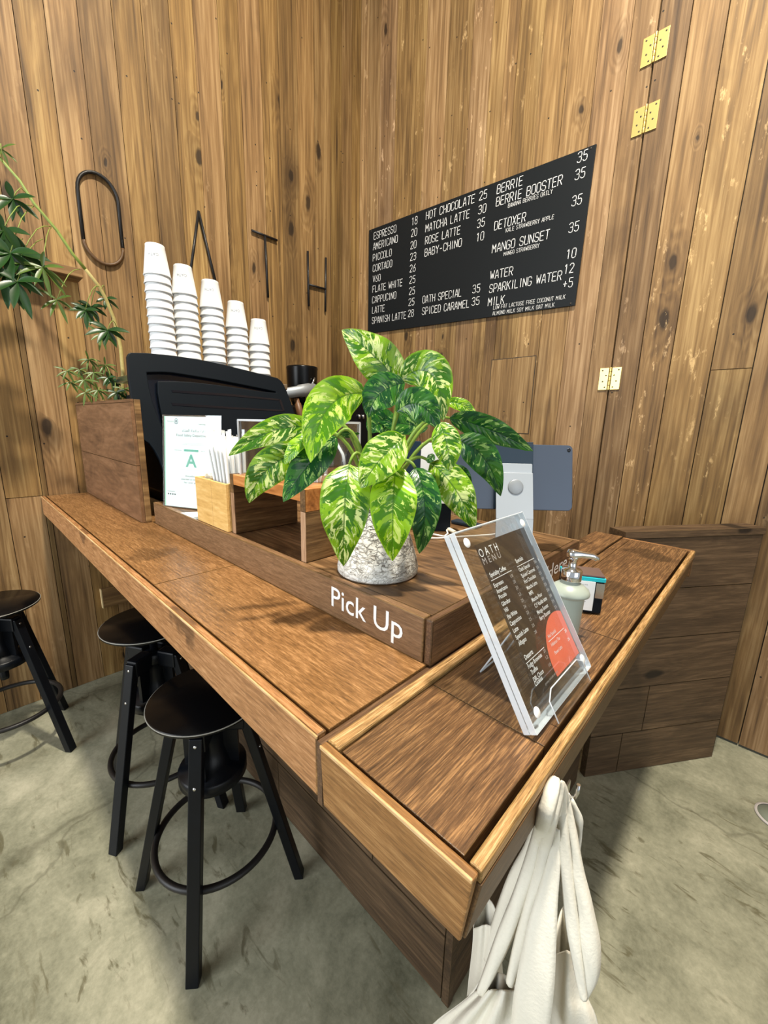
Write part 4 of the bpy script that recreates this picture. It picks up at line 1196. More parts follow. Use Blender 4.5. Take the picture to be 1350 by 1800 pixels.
# straws
rs = random.Random(3)
def straw(a, b, lab, grp):
    bm = B(); n_ = 5
    add_tube(bm, [a.lerp(b, i / n_) for i in range(n_ + 1)], [0.0046] * n_ + [0.0040], 7)
    s = (b - a).normalized(); e = b + s * rs.uniform(0.006, 0.012)
    sd = V((rs.uniform(-1, 1), rs.uniform(-1, 1), 0)).normalized() * 0.0045
    bm.faces.new([bm.verts.new(b - sd), bm.verts.new(b + sd), bm.verts.new(e + sd * 1.1 + V((0, 0, rs.uniform(-0.004, 0.004)))), bm.verts.new(e - sd * 1.1)])
    o = finish(bm, 'paper_straw', M_PAPER, loc=a); tag(o, lab, 'straw', grp)


for i in range(5):
    for j in range(4):
        a = V((-1.0845 + 0.0135 * i, 0.497 + 0.0135 * j, ZP + 0.0075))
        b = a + V((-0.062 + 0.0125 * i, -0.006 + 0.005 * j, 0.238 + rs.uniform(-0.012, 0.014)))
        straw(a, b, 'white paper-wrapped straw leaning left in the bamboo box', 'wrapped straws in the bamboo box')
sc_ = thing('straw_cup', 'small dark wooden cup behind the riser holding white straws', 'cup', (-0.962, 0.722, ZP))
bm = B(); add_lathe(bm, [(0, ZP + 0.001), (0.032, ZP + 0.001), (0.034, ZP + 0.09), (0.0315, ZP + 0.09), (0.0295, ZP + 0.006), (0, ZP + 0.006)], 24, axis=(-0.962, 0.722)); part(sc_, bm, 'body', M_RISER)
for i in range(4):
    for j in range(3):
        a = V((-0.962 + 0.0115 * (i - 1.5), 0.722 + 0.0115 * (j - 1), ZP + 0.0075))
        b = a + V((0.004 * (i - 1.5) + 0.012, 0.004 * (j - 1), 0.235 + rs.uniform(-0.012, 0.014)))
        straw(a, b, 'white paper-wrapped straw in the cup behind the riser', 'wrapped straws behind the riser')
# curved loose straw
cpts = [V((-0.930, 0.722, 1.115)), V((-0.905, 0.722, 1.27)), V((-0.885, 0.722, 1.335)), V((-0.860, 0.722, 1.345)), V((-0.835, 0.722, 1.318)), V((-0.825, 0.722, 1.285))]
bm = B(); add_tube(bm, cpts, 0.004, 7); o = finish(bm, 'bent_straw', M_PAPER, loc=cpts[0]); tag(o, 'white straw bent over in an arch behind the acrylic case', 'straw')
for k in range(7):
    c = V((-1.188 + 0.0062 * k, 0.50 + 0.02 * (k % 3), 1.229))
    bm = B(); m = Matrix.Translation(c) @ Matrix.Rotation(rs.uniform(-0.6, 0.6), 4, 'Y') @ Matrix.Rotation(rs.uniform(0, 3), 4, 'Z')
    add_box(bm, (-0.004, -0.011, -0.030), (0.004, 0.011, 0.018), m, bevel=0.003)
    o = finish(bm, 'sugar_sachet', M_TAG, loc=c - V((0, 0, 0.02))); tag(o, 'cream sachet standing in the left half of the bamboo box', 'sachet', 'sachets in the bamboo box')

# wooden riser and acrylic case
rx0, rx1, ry0, ry1, rz = -1.006, -0.678, 0.484, 0.678, 1.265
rb = thing('wooden_riser', 'small two-legged wooden riser with an orange-brown top on the platform', 'riser', (-0.842, 0.58, ZP))
for a, b in ((rx0, rx0 + 0.0175), (rx1 - 0.0165, rx1)):
    lg = box_part(rb, 'leg', M_RISER, (a, ry0 + 0.0015, ZP + 0.0005), (b, ry1, 1.2165), bevel=0.0008)
    box_part(lg, 'end_grain', M_RISER_END, (a, ry0, ZP + 0.0005), (b, ry0 + 0.0012, 1.2165))
    ub = box_part(rb, 'leg_block', M_CHERRY if a > -0.8 else M_RISER, (a, ry0 + 0.0015, 1.2172), (b, ry1, rz), bevel=0.0008)
    box_part(ub, 'end_grain', M_RISER, (a, ry0, 1.2172), (b, ry0 + 0.0012, rz))
box_part(rb, 'top', M_CHERRY, (rx0 + 0.0178, ry0, 1.238), (rx1 - 0.0168, ry1, rz), bevel=0.0012)
ac = thing('acrylic_case', 'clear acrylic display cover with white edges standing on the wooden riser', 'display case', (-0.84, 0.58, rz))
ax0, ax1, ay0, ay1, az1 = -0.972, -0.716, 0.497, 0.672, 1.399
th = 0.003
z0 = rz + 0.0005
for nm, lo, hi in (('front_sheet', (ax0, ay0, z0), (ax1, ay0 + th, az1)), ('back_sheet', (ax0, ay1 - th, z0), (ax1, ay1, az1)), ('side_sheet', (ax0, ay0 + th, z0), (ax0 + th, ay1 - th, az1)),
                   ('side_sheet', (ax1 - th, ay0 + th, z0), (ax1, ay1 - th, az1)), ('top_sheet', (ax0, ay0, az1 + 0.0003), (ax1, ay1, az1 + th))):
    box_part(ac, nm, M_CLEAR, lo, hi)
bm = B()
e = 0.0017
for x_ in (ax0, ax1):
    for y_ in (ay0, ay1):
        add_box(bm, (x_ - e, y_ - e, z0), (x_ + e, y_ + e, az1 + th))
for y_ in (ay0, ay1):
    add_box(bm, (ax0, y_ - e, az1), (ax1, y_ + e, az1 + th + e))
for x_ in (ax0, ax1):
    add_box(bm, (x_ - e, ay0, az1), (x_ + e, ay1, az1 + th + e))
part(ac, bm, 'polished_edges', M_CLEARE)


def truffle(x_, y_, z_, lab, lab2):
    bm = B()
    n = 28
    r0, r1 = [], []
    for k in range(n):
        a = 2 * math.pi * k / n; j = 0.0014 * (1 if k % 2 else -1)
        r0.append(bm.verts.new((x_ + (0.013 + j * 0.4) * math.cos(a), y_ + (0.013 + j * 0.4) * math.sin(a), z_)))
        r1.append(bm.verts.new((x_ + (0.021 + j) * math.cos(a), y_ + (0.021 + j) * math.sin(a), z_ + 0.016)))
    bm.faces.new(r0[::-1])
    for k in range(n):
        bm.faces.new([r0[k], r0[(k + 1) % n], r1[(k + 1) % n], r1[k]])
    o = finish(bm, 'paper_case', M_PAPER, loc=(x_, y_, z_)); tag(o, lab2, 'paper case')
    bm = B(); bmesh.ops.create_icosphere(bm, subdivisions=3, radius=0.0145, matrix=Matrix.Translation((x_, y_, z_ + 0.0185)))
    for v in bm.verts:
        v.co += V((x_, y_, z_ + 0.0185)).lerp(v.co, 1.0) * 0 + (v.co - V((x_, y_, z_ + 0.0185))) * (0.06 * math.sin(v.co.x * 900) * math.cos(v.co.y * 700))
    o = finish(bm, 'chocolate_truffle', M_TRUFFLE, loc=(x_, y_, z_ + 0.004), smooth=True); tag(o, lab, 'truffle')


truffle(-0.752, 0.575, rz + 0.0006, 'cocoa dusted truffle in a white paper case on the riser', 'white fluted paper case under the truffle on the riser')

# ------------------------------------------------------------------ the big variegated plant
PC = V((-0.5445, 0.566, ZP))
vd = V((PC.x, PC.y, 0)).normalized()
vp = thing('potted_plant', 'variegated green plant in a white birch bark pot on the platform', 'potted plant', PC)
bm = B()
add_lathe(bm, [(0, ZP + 0.001), (0.0795, ZP + 0.001), (0.0818, ZP + 0.004), (0.0825, ZP + 0.012), (0.079, ZP + 0.028), (0.068, ZP + 0.066), (0.056, ZP + 0.10), (0.0475, ZP + 0.124), (0.045, ZP + 0.130), (0.042, ZP + 0.131), (0.040, ZP + 0.126), (0.044, ZP + 0.112), (0, ZP + 0.112)], 64, axis=(PC.x, PC.y))
part(vp, bm, 'pot', M_BIRCH)
bm = B(); add_lathe(bm, [(0, ZP + 0.118), (0.030, ZP + 0.117), (0.041, ZP + 0.114)], 24, axis=(PC.x, PC.y)); part(vp, bm, 'soil', M_SOIL)


def pp3(x, y, d):
    return onpl(x, y, PC - vd * d, vd)


def bez(a, m, b, t):
    c = m * 2 - (a + b) * 0.5
    return a * (1 - t) ** 2 + c * (2 * t * (1 - t)) + b * t * t


def big_leaf(b, m, t, wpx, db, dm, dt, mat, roll=0.0, fold=0.28, side=0, wave=0.10):
    A, M_, T = pp3(*b, db), pp3(*m, dm), pp3(*t, dt)
    wd = wpx / 855.0 * 0.95
    NU, NV = 4, 18
    bm = B(); uvl = bm.loops.layers.uv.new('UVMap')
    rows = []
    for i in range(NV + 1):
        v = i / NV
        p = bez(A, M_, T, v); q = bez(A, M_, T, min(1, v + 0.02)) - bez(A, M_, T, max(0, v - 0.02)); q.normalize()
        view = (C0 - p).normalized()
        s = q.cross(view)
        if s.length < 0.25:
            s = s + V((0.3, 0.3, 0))
        s.normalize()
        s = Matrix.Rotation(roll, 3, q) @ s
        n = s.cross(q).normalized()
        if n.dot(view) < 0:
            n = -n
        prof = (math.sin(math.pi * min(1.0, v ** 0.86)) ** 0.72) * (1 - 0.35 * v ** 5) if v < 1 else 0
        hw = wd / 2 * prof + (0.0015 if 0 < v < 1 else 0.0006)
        row = []
        for j in range(-NU, NU + 1):
            u = j / NU
            bend = fold * hw * (abs(u) - 0.5 * u * u * 1.5)
            wv = wave * hw * math.sin(v * 17 + (1.3 if j > 0 else 0) + x_seed) * abs(u)
            row.append((bm.verts.new(p + s * (hw * u) + n * (bend + wv)), u, v))
        rows.append(row)
    for a, c in zip(rows, rows[1:]):
        for j in range(2 * NU):
            quad = [a[j], a[j + 1], c[j + 1], c[j]]
            f = bm.faces.new([w_[0] for w_ in quad]); f.smooth = True
            for l, w_ in zip(f.loops, quad):
                l[uvl].uv = (w_[1], w_[2])
    o = part(vp, bm, 'leaf', mat, recalc=False)
    return A


def stalk(bpt, sx, sy, sd, lift=0.03, r=0.0034, mat=None):
    S = pp3(sx, sy, sd)
    mid = (S + bpt) / 2 + V((0, 0, lift)) - vd * 0.0
    pts = [bez(S, mid, bpt, k / 10) for k in range(11)]
    bm = B(); add_tube(bm, pts, [r * 1.35 - r * 0.06 * k for k in range(11)], 8)
    part(vp, bm, 'stalk', mat or M_PSTEM)


M_PSTEM = plain('leaf_stalk_green', lin(126, 156, 58), rough=0.45, noise_amt=0.25, nscale=60)
M_PSTEMP = plain('pale_cane', lin(196, 206, 160), rough=0.5, noise_amt=0.3, nscale=45)
LV = [  # base, middle, tip, width, depths, material, roll, stalk root or None
    ((700, 755), (668, 745), (650, 762), 52, -.05, -.05, -.04, M_VAR2, 0.1, None),
    ((752, 752), (708, 745), (664, 738), 36, -.06, -.05, -.05, M_VAR2, 0.2, None),
    ((795, 822), (812, 838), (826, 864), 30, -.03, -.02, -.02, M_VAR2, 0.2, None),
    ((782, 708), (815, 714), (842, 744), 22, -.05, -.04, -.04, M_VAR3, -0.4, None),
    ((790, 735), (858, 754), (937, 793), 44, -.03, -.02, -.02, M_VAR2, 0.15, (680, 875, -.02, .05)),
    ((800, 776), (848, 802), (880, 872), 52, .00, .02, .02, M_VAR2, 0.1, (684, 878, -.01, .05)),
    ((706, 684), (662, 630), (601, 580), 66, .00, .02, .00, M_VAR1, 0.1, (668, 870, 0, .0)),
    ((703, 669), (757, 657), (779, 740), 62, .02, .04, .06, M_VAR1, -0.1, (674, 872, .01, .0)),
    ((712, 674), (668, 692), (648, 734), 54, .03, .05, .05, M_VAR2, 0.1, None),
    ((697, 724), (738, 712), (771, 754), 50, .05, .07, .07, M_VAR2, 0.0, (664, 872, .02, .0)),
    ((528, 770), (494, 778), (467, 791), 22, .01, .02, .02, M_VAR2, 0.1, None),
    ((560, 756), (486, 756), (402, 801), 42, .03, .05, .07, M_VAR1, 0.15, (655, 880, .02, .07)),
    ((545, 790), (474, 822), (438, 884), 54, .06, .09, .10, M_VAR1, -0.1, (652, 882, .03, .07)),
    ((592, 768), (543, 816), (498, 882), 50, .05, .09, .11, M_VAR2, 0.1, (655, 884, .03, .06)),
    ((543, 762), (519, 786), (500, 816), 22, .08, .10, .10, M_VAR3, 0.5, None),
    ((643, 692), (578, 716), (546, 813), 68, .05, .09, .12, M_VAR3, 0.0, (657, 876, .03, .02)),
    ((614, 816), (606, 890), (604, 995), 74, .08, .125, .11, M_VAR1, 0.1, (652, 885, .04, .05)),
    ((756, 813), (800, 860), (834, 930), 54, .04, .08, .08, M_VAR1, -0.1, (680, 885, .02, .04)),
    ((730, 822), (746, 888), (737, 973), 50, .07, .11, .10, M_VAR2, -0.15, (676, 886, .04, .04)),
    ((696, 819), (691, 892), (690, 986), 68, .085, .13, .12, M_VAR3, 0.0, (668, 888, .05, .03)),
    ((772, 742), (786, 784), (790, 828), 42, .07, .09, .09, M_VAR1, -0.05, (678, 880, .03, .05)),
    ((712, 767), (670, 806), (634, 858), 58, .09, .13, .14, M_VAR1, 0.1, (664, 884, .05, .03)),
    ((764, 800), (757, 806), (752, 814), 12, .05, .05, .05, M_VAR2, 0.4, None),
    ((578, 764), (606, 764), (632, 762), 14, .03, .03, .02, M_VAR2, 0.8, None),
]
for i, (b, m, t, wpx, db, dm, dt, mat, roll, sk) in enumerate(LV):
    x_seed = i * 1.7
    A = big_leaf(b, m, t, wpx, db, dm, dt, mat, roll)
    if sk:
        stalk(A, sk[0], sk[1], sk[2], sk[3])
# thick canes at the mouth of the pot and two extra stalks
for sx, ex, ey in ((652, 642, 800), (660, 664, 780), (672, 690, 800), (666, 640, 830)):
    S = pp3(sx, 889, 0.01); E = pp3(ex, ey, 0.02)
    bm = B(); add_tube(bm, [S, S.lerp(E, 0.3) + vd * 0.004, S.lerp(E, 0.7), E], [0.0095, 0.0085, 0.006, 0.004], 10); part(vp, bm, 'cane', M_PSTEMP)
for sx, sy, ex, ey in ((649, 860, 650, 700), (654, 870, 708, 700)):
    stalk(pp3(ex, ey, 0.02), sx, sy, 0.0, 0.0, 0.0035)

# ------------------------------------------------------------------ tablet on its stand, second screen, cable, pen
tr_ = V((0.7255, 0.6878, 0)).normalized(); tn = V((0.6878, -0.7255, 0))            # across, and towards the customer
tc_ = C0 + ray(904, 838) * 0.95
tilt = Matrix.Rotation(math.radians(-14), 3, tr_)
tv = (tilt @ V((0, 0, 1))).normalized(); tnn = tr_.cross(tv).normalized()
if tnn.dot(tn) < 0:
    tnn = -tnn
tb = thing('tablet', 'slate grey tablet seen from behind in a navy clamp on a silver stand', 'tablet', (-0.40, 0.93, ZP))


def tp(a, b, off=0.0):
    return tc_ + tr_ * a + tv * b + tnn * off


def rrect(w_, h_, r, ox=0.0, oy=0.0, n=5):
    pts = []
    for cx, cy, a0 in ((w_ / 2 - r, h_ / 2 - r, 0), (-w_ / 2 + r, h_ / 2 - r, 90), (-w_ / 2 + r, -h_ / 2 + r, 180), (w_ / 2 - r, -h_ / 2 + r, 270)):
        for k in range(n + 1):
            a = math.radians(a0 + 90 * k / n)
            pts.append((ox + cx + r * math.cos(a), oy + cy + r * math.sin(a)))
    return pts


bm = B(); add_prism(bm, [tp(a, b, 0) for a, b in rrect(0.275, 0.155, 0.011)], tnn * -0.0065); part(tb, bm, 'back_shell', M_SLATE, bevel=0.0012)
bm = B(); add_prism(bm, [tp(a, b, -0.0068) for a, b in rrect(0.268, 0.148, 0.009)], tnn * -0.001); part(tb, bm, 'screen', M_MACHG)
bm = B(); add_lathe(bm, [(0, 0.0009), (0.004, 0.0009), (0.0045, 0.0)], 16, mat=Matrix.Translation(tp(0.128, 0.066, 0.0002)) @ tnn.to_track_quat('Z', 'Y').to_matrix().to_4x4()); part(tb, bm, 'camera_lens', M_MACHG)
bm = B(); add_prism(bm, [tp(a, b, 0.0004) for a, b in ((-0.048, -0.076), (0.042, -0.076), (0.042, 0.0785), (-0.048, 0.0785))], tnn * 0.006)
add_prism(bm, [tp(a, b, 0.0064) for a, b in ((-0.048, 0.0785), (0.042, 0.0785), (0.042, 0.0815), (-0.048, 0.0815))], tnn * -0.014); part(tb, bm, 'clamp', M_NAVY, bevel=0.001)
bm = B(); add_prism(bm, [tp(a, b, 0.0072) for a, b in rrect(0.086, 0.06, 0.003, -0.004, 0.0)], tnn * 0.002)
add_prism(bm, [tp(-0.047, 0.008, 0.0095), tp(0.039, 0.008, 0.0095), V(tp(0.039, -0.10, 0.016)), V(tp(-0.047, -0.10, 0.016))], tnn * 0.004)
fa, fb = tp(-0.047, -0.10, 0.016), tp(0.039, -0.10, 0.016)
ga_, gb_ = V((fa.x, fa.y, ZP + 0.012)) + tn * 0.012, V((fb.x, fb.y, ZP + 0.012)) + tn * 0.012
add_prism(bm, [fa, fb, gb_, ga_], tnn * 0.004)
part(tb, bm, 'stand_plate', M_SILVER, bevel=0.0008)
bm = B(); add_lathe(bm, [(0, 0.0022), (0.016, 0.0022), (0.0175, 0.0014), (0.0175, 0.0)], 40, mat=Matrix.Translation(tp(-0.002, -0.026, 0.0163)) @ tnn.to_track_quat('Z', 'Y').to_matrix().to_4x4()); part(tb, bm, 'hinge_disc', M_SPUN)
bm = B(); q0 = ga_ + tn * 0.055; q1 = gb_ + tn * 0.055
for q in (q0, q1):
    q.z = ZP
base_pts = [V((ga_.x, ga_.y, ZP + 0.001)) - tn * 0.03, V((gb_.x, gb_.y, ZP + 0.001)) - tn * 0.03, V((q1.x, q1.y, ZP + 0.001)), V((q0.x, q0.y, ZP + 0.001))]
add_prism(bm, base_pts, (0, 0, 0.010)); part(tb, bm, 'stand_foot', M_SILVER, bevel=0.001)

wc = C0 + ray(779, 833) * 1.10
ws = thing('white_display', 'white back of a second screen half hidden behind the plant leaves', 'screen', (wc.x, wc.y, ZP))
def wp(a, b, off=0.0):
    return wc + tr_ * a + V((0, 0, b)) + tn * off
bm = B(); add_prism(bm, [wp(a, b) for a, b in rrect(0.125, 0.165, 0.006)], tn * -0.010); part(ws, bm, 'back_shell', M_WHITE, bevel=0.001)
bm = B(); add_prism(bm, [wp(a, b, -0.002) for a, b in ((-0.105, -0.07), (-0.0635, -0.07), (-0.0635, 0.086), (-0.105, 0.086))], tn * -0.012); part(ws, bm, 'navy_side', M_NAVY, bevel=0.001)
hb_ = wc.z - 0.08 - ZP
bm = B(); add_prism(bm, [wp(-0.03, -0.06, -0.0115), wp(0.03, -0.06, -0.0115), wp(0.03, -(wc.z - ZP) + 0.001, -0.0115), wp(-0.03, -(wc.z - ZP) + 0.001, -0.0115)], tn * -0.01); part(ws, bm, 'leg', M_MACH)

zc_ = ZP + 0.0035
bm = B(); add_tube(bm, [onz(x, y, zc_) for x, y in ((735, 946), (770, 946), (800, 944), (830, 942), (862, 940), (885, 936))], 0.0022, 7)
o = finish(bm, 'charging_cable', M_CABLE, loc=onz(800, 944, ZP)); tag(o, 'thin white cable lying across the platform behind the pot', 'cable')
bm = B()
pts = [(757, 938), (770, 941), (781, 943), (787, 938), (785, 931), (776, 927)]
add_tube(bm, [onz(x, y, zc_) for x, y in pts], 0.0026, 7); o = finish(bm, 'charging_cable', M_CABLE, loc=onz(770, 941, ZP)); tag(o, 'white cable loop with plug beside the plant pot', 'cable')
bm = B(); add_tube(bm, [onz(770, 920, ZP + 0.0065), onz(800, 936, ZP + 0.0065)], 0.0055, 10); o = finish(bm, 'cream_pen', M_TAG, loc=onz(785, 928, ZP)); tag(o, 'cream pen lying on the platform beyond the pot', 'pen')
bm = B(); add_box(bm, (-0.675, 1.02, ZP + 0.0006), (-0.585, 1.055, ZP + 0.011), bevel=0.003); o = finish(bm, 'black_phone', M_NAVY, loc=(-0.63, 1.04, ZP)); tag(o, 'dark gadget lying at the back of the platform behind the plant', 'gadget')

# ------------------------------------------------------------------ acrylic menu stand on the bar
aBL, aBR, aTR, aTL = V((-0.1475, 0.436, ZB + 0.011)), V((-0.1475, 0.637, ZB + 0.011)), V((-0.2815, 0.637, 1.263)), V((-0.2815, 0.436, 1.263))
au_ = (aBR - aBL).normalized(); av = (aTL - aBL).normalized(); an = au_.cross(av).normalized()
mn = thing('menu_stand', 'thick clear acrylic holder with a dark menu card leaning on the bar corner', 'menu stand', (-0.21, 0.55, ZB))
bm = B(); add_prism(bm, [aBL, aBR, aTR, aTL], an * -0.0085); part(mn, bm, 'front_block', M_CLEAR)
bm = B(); add_prism(bm, [p - an * 0.0095 for p in (aBL, aBR, aTR, aTL)], an * -0.0085); part(mn, bm, 'rear_block', M_CLEAR)
bm = B()
def edge_bar(a, b, inward):
    for off in (-0.0002, -0.0097):
        add_prism(bm, [a + an * off, b + an * off, b + an * off + inward * 0.0012, a + an * off + inward * 0.0012], an * -0.0081)
edge_bar(aBL, aTL, -au_); edge_bar(aBR, aTR, au_); edge_bar(aTL, aTR, av); edge_bar(aBL, aBR, -av)
part(mn, bm, 'polished_edges', M_CLEARE)


def cz(x, y, off=-0.0088):
    return onpl(820 + x / 4.5, 900 + y / 4.5, aBL + an * off, an)


cTL, cTR, cBR, cBL = cz(65, 268), cz(445, 118), cz(895, 1110), cz(570, 1480)
# keep the card square to its holder
a0, a1 = ((cTL + cBL) / 2 - aBL).dot(au_), ((cTR + cBR) / 2 - aBL).dot(au_)
b0, b1 = ((cBL + cBR) / 2 - aBL).dot(av), ((cTL + cTR) / 2 - aBL).dot(av)
def cd(a, b, off=-0.0088):
    return aBL + au_ * a + av * b + an * off
bm = B(); add_prism(bm, [cd(a0, b0), cd(a1, b0), cd(a1, b1), cd(a0, b1)], an * -0.0004); card = part(mn, bm, 'menu_card', M_CARD)
# coral disc, clipped by the card edge
CW, CH = a1 - a0, b1 - b0
pts3 = [(cz(715, 780) - aBL), (cz(628, 960) - aBL), (cz(720, 1305) - aBL), (cz(650, 1130) - aBL)]
P2 = [(p.dot(au_), p.dot(av)) for p in pts3]
def circ(p, q, r):
    ax, ay = p; bx, by = q; cx, cy = r
    d = 2 * (ax * (by - cy) + bx * (cy - ay) + cx * (ay - by))
    ux = ((ax * ax + ay * ay) * (by - cy) + (bx * bx + by * by) * (cy - ay) + (cx * cx + cy * cy) * (ay - by)) / d
    uy = ((ax * ax + ay * ay) * (cx - bx) + (bx * bx + by * by) * (ax - cx) + (cx * cx + cy * cy) * (bx - ax)) / d
    return ux, uy, math.hypot(ax - ux, ay - uy)
ux, uy, ur = circ(P2[0], P2[1], P2[2])
pts = []
for k in range(72):
    a = 2 * math.pi * k / 72
    x_, y_ = ux + ur * math.cos(a), uy + ur * math.sin(a)
    x_ = min(max(x_, a0), a1 - 0.0006); y_ = min(max(y_, b0 + 0.0006), b1)
    if not pts or (abs(pts[-1][0] - x_) + abs(pts[-1][1] - y_)) > 1e-5:
        pts.append((x_, y_))
bm = B(); add_prism(bm, [cd(x_, y_, -0.0088) for x_, y_ in pts], an * 0.00015); part(card, bm, 'coral_disc', M_ORANGE)


def ct(s, x0, y0, x1, y1, h, mat=M_WHITE, bold=0.0):
    p = cz(x0, y0); q = cz(x1, y1)
    w_ = abs((q - p).dot(au_))
    o = text_obj(s, 'card_text', mat, cd((p - aBL).dot(au_), (p - aBL).dot(av), -0.0086), au_, av, h, card, width=w_, thick=0.0001, bold=bold)
    return o


def rule(x0, y0, x1, y1):
    p = cz(x0, y0); q = cz(x1, y1)
    xa, xb = (p - aBL).dot(au_), (q - aBL).dot(au_); yb = (p - aBL).dot(av)
    bm = B(); add_prism(bm, [cd(xa, yb, -0.0086), cd(xb, yb, -0.0086), cd(xb, yb + 0.0009, -0.0086), cd(xa, yb + 0.0009, -0.0086)], an * 0.0001)
    part(card, bm, 'card_rule', M_WHITE)


ct('O A T H', 112, 362, 255, 300, 0.0118)
ct('M E N U', 140, 420, 278, 362, 0.0095, M_GREYTXT)
ct('Speciality Coffee', 190, 518, 312, 450, 0.0062, bold=0.015); rule(195, 548, 355, 462)
hL = 0.0058
for s, x0, y0, x1, y1 in (('Espresso', 222, 600, 292, 556), ('Americano', 243, 648, 326, 598), ('Piccolo', 262, 692, 318, 655), ('Gibraltar', 285, 748, 348, 702), ('V60', 305, 798, 332, 776), ('Flat White', 330, 850, 402, 800),
                          ('Cappuccino', 350, 905, 436, 842), ('Latte', 375, 958, 412, 928), ('Spanish Latte', 395, 1012, 492, 935), ('Affogato', 418, 1062, 476, 1015)):
    ct(s, x0, y0, x1, y1, hL, bold=0.012)
for s, x0, y0 in (('18', 352, 522), ('20', 373, 568), ('20', 393, 615), ('23', 415, 668), ('25', 436, 716), ('26', 456, 765), ('25', 478, 812), ('25', 500, 865), ('25', 522, 915), ('28', 540, 968)):
    ct(s, x0, y0, x0 + 18, y0 - 12, 0.0045, M_GREYTXT)
ct('Specials', 393, 405, 445, 370, 0.0062, bold=0.015); rule(400, 437, 533, 365)
for s, x0, y0, x1, y1 in (('Oath Special', 420, 475, 498, 422), ('Spiced Caramel', 440, 522, 538, 455), ('Hot Chocolate', 462, 568, 548, 512), ('Matcha Latte', 482, 618, 558, 562), ('MFR', 502, 664, 530, 642), ('Matcha Pour', 522, 714, 598, 655),
                          ('C.F Vanilla latte', 545, 760, 636, 690), ('Mango Sunset', 565, 812, 645, 742), ('Berry Booster', 585, 860, 664, 792)):
    ct(s, x0, y0, x1, y1, hL, bold=0.01)
for k in range(9):
    ct(('35', '35', '25', '30', '35', '38', '38', '35', '35')[k], 535 + k * 20.5, 408 + k * 45, 553 + k * 20.5, 396 + k * 45, 0.0045, M_GREYTXT)
ct('Desserts', 467, 1172, 526, 1112, 0.0062, bold=0.015); rule(470, 1205, 612, 1070)
ct('Fudgy Brownies', 492, 1242, 598, 1140, hL, bold=0.012); ct('Truffles', 517, 1290, 566, 1245, hL, bold=0.012); ct('DBL Choco', 536, 1347, 612, 1270, hL, bold=0.012); ct('Cookies', 547, 1382, 606, 1328, hL, bold=0.012)
for s, x0, y0 in (('20', 612, 1118), ('12', 632, 1168), ('10', 655, 1228)):
    ct(s, x0, y0, x0 + 16, y0 - 14, 0.0045, M_GREYTXT)
ct('Hot Special', 650, 1000, 706, 945, 0.005); rule(650, 1030, 768, 920)
ct('Hibiscus Tea', 675, 1067, 740, 1003, 0.005); ct('Flower Latte', 703, 1130, 758, 1075, 0.005)
ct('28', 778, 958, 792, 942, 0.0045); ct('26', 803, 1022, 816, 1006, 0.0045)
ct('prices include service', 625, 1370, 722, 1262, 0.003, M_GREYTXT)
# magnets, lip and back leg
for i, (a, b) in enumerate(((0.017, 0.018), (0.184, 0.018), (0.017, 0.243), (0.184, 0.243))):
    bm = B(); add_lathe(bm, [(0, 0.0012), (0.0062, 0.0012), (0.0068, 0.0002)], 24, mat=Matrix.Translation(aBL + au_ * a + av * b) @ an.to_track_quat('Z', 'Y').to_matrix().to_4x4())
    part(mn, bm, 'magnet', M_WHITE)
def lipp(a, b, off):
    return aBL + au_ * a + av * b + an * off
lip = [lipp(0.045, -0.010, 0.004), lipp(0.17, -0.010, 0.004), lipp(0.17, 0.020, 0.004), lipp(0.155, 0.028, 0.004), lipp(0.06, 0.028, 0.004), lipp(0.045, 0.018, 0.004)]
for q in lip[:2]:
    q.z = max(q.z, ZB + 0.002)
bm = B(); add_prism(bm, lip, an * 0.0025); part(mn, bm, 'front_lip', M_CLEAR)
bm = B(); add_tube(bm, [p + an * 0.0012 for p in lip[1:] + lip[:1]], 0.0009, 6); part(mn, bm, 'lip_edge', M_CLEARE)
f0, f1 = V((-0.268, 0.512, ZB + 0.002)), V((-0.268, 0.60, ZB + 0.002))
t0, t1 = lipp(0.075, 0.11, -0.0188), lipp(0.135, 0.11, -0.0188)
bm = B(); add_prism(bm, [f0, f1, t1, t0], V((0.003, 0, 0.0015))); part(mn, bm, 'back_leg', M_CLEAR)
bm = B(); add_tube(bm, [t0, f0], 0.0014, 6); add_tube(bm, [t1, f1], 0.0014, 6); add_tube(bm, [f0, f1], 0.0014, 6); part(mn, bm, 'leg_edge', M_CLEARE)

# ------------------------------------------------------------------ soap bottle
sx_, sy_ = -0.216, 0.712
so = thing('pump_bottle', 'frosted glass pump bottle with a chrome head standing behind the menu stand', 'pump bottle', (sx_, sy_, ZB))
z = ZB + 0.001
bm = B(); add_lathe(bm, [(0, z), (0.019, z), (0.022, z + 0.004), (0.0235, z + 0.02), (0.0258, z + 0.082), (0.0258, z + 0.084), (0.033, z + 0.088), (0.0335, z + 0.091), (0.031, z + 0.097), (0.022, z + 0.104), (0.0135, z + 0.109), (0.0135, z + 0.112), (0, z + 0.112)], 40, axis=(sx_, sy_)); part(so, bm, 'bottle', M_FROST)
bm = B(); add_lathe(bm, [(0, z + 0.1125), (0.0165, z + 0.1125), (0.017, z + 0.114), (0.017, z + 0.130), (0.0155, z + 0.132), (0.007, z + 0.134), (0.006, z + 0.150), (0.0085, z + 0.152), (0.0085, z + 0.156), (0, z + 0.157)], 32, axis=(sx_, sy_)); part(so, bm, 'collar', M_CHROME)
nd_ = V((0.75, 0.66, 0)).normalized()
n0 = V((sx_, sy_, z + 0.1585))
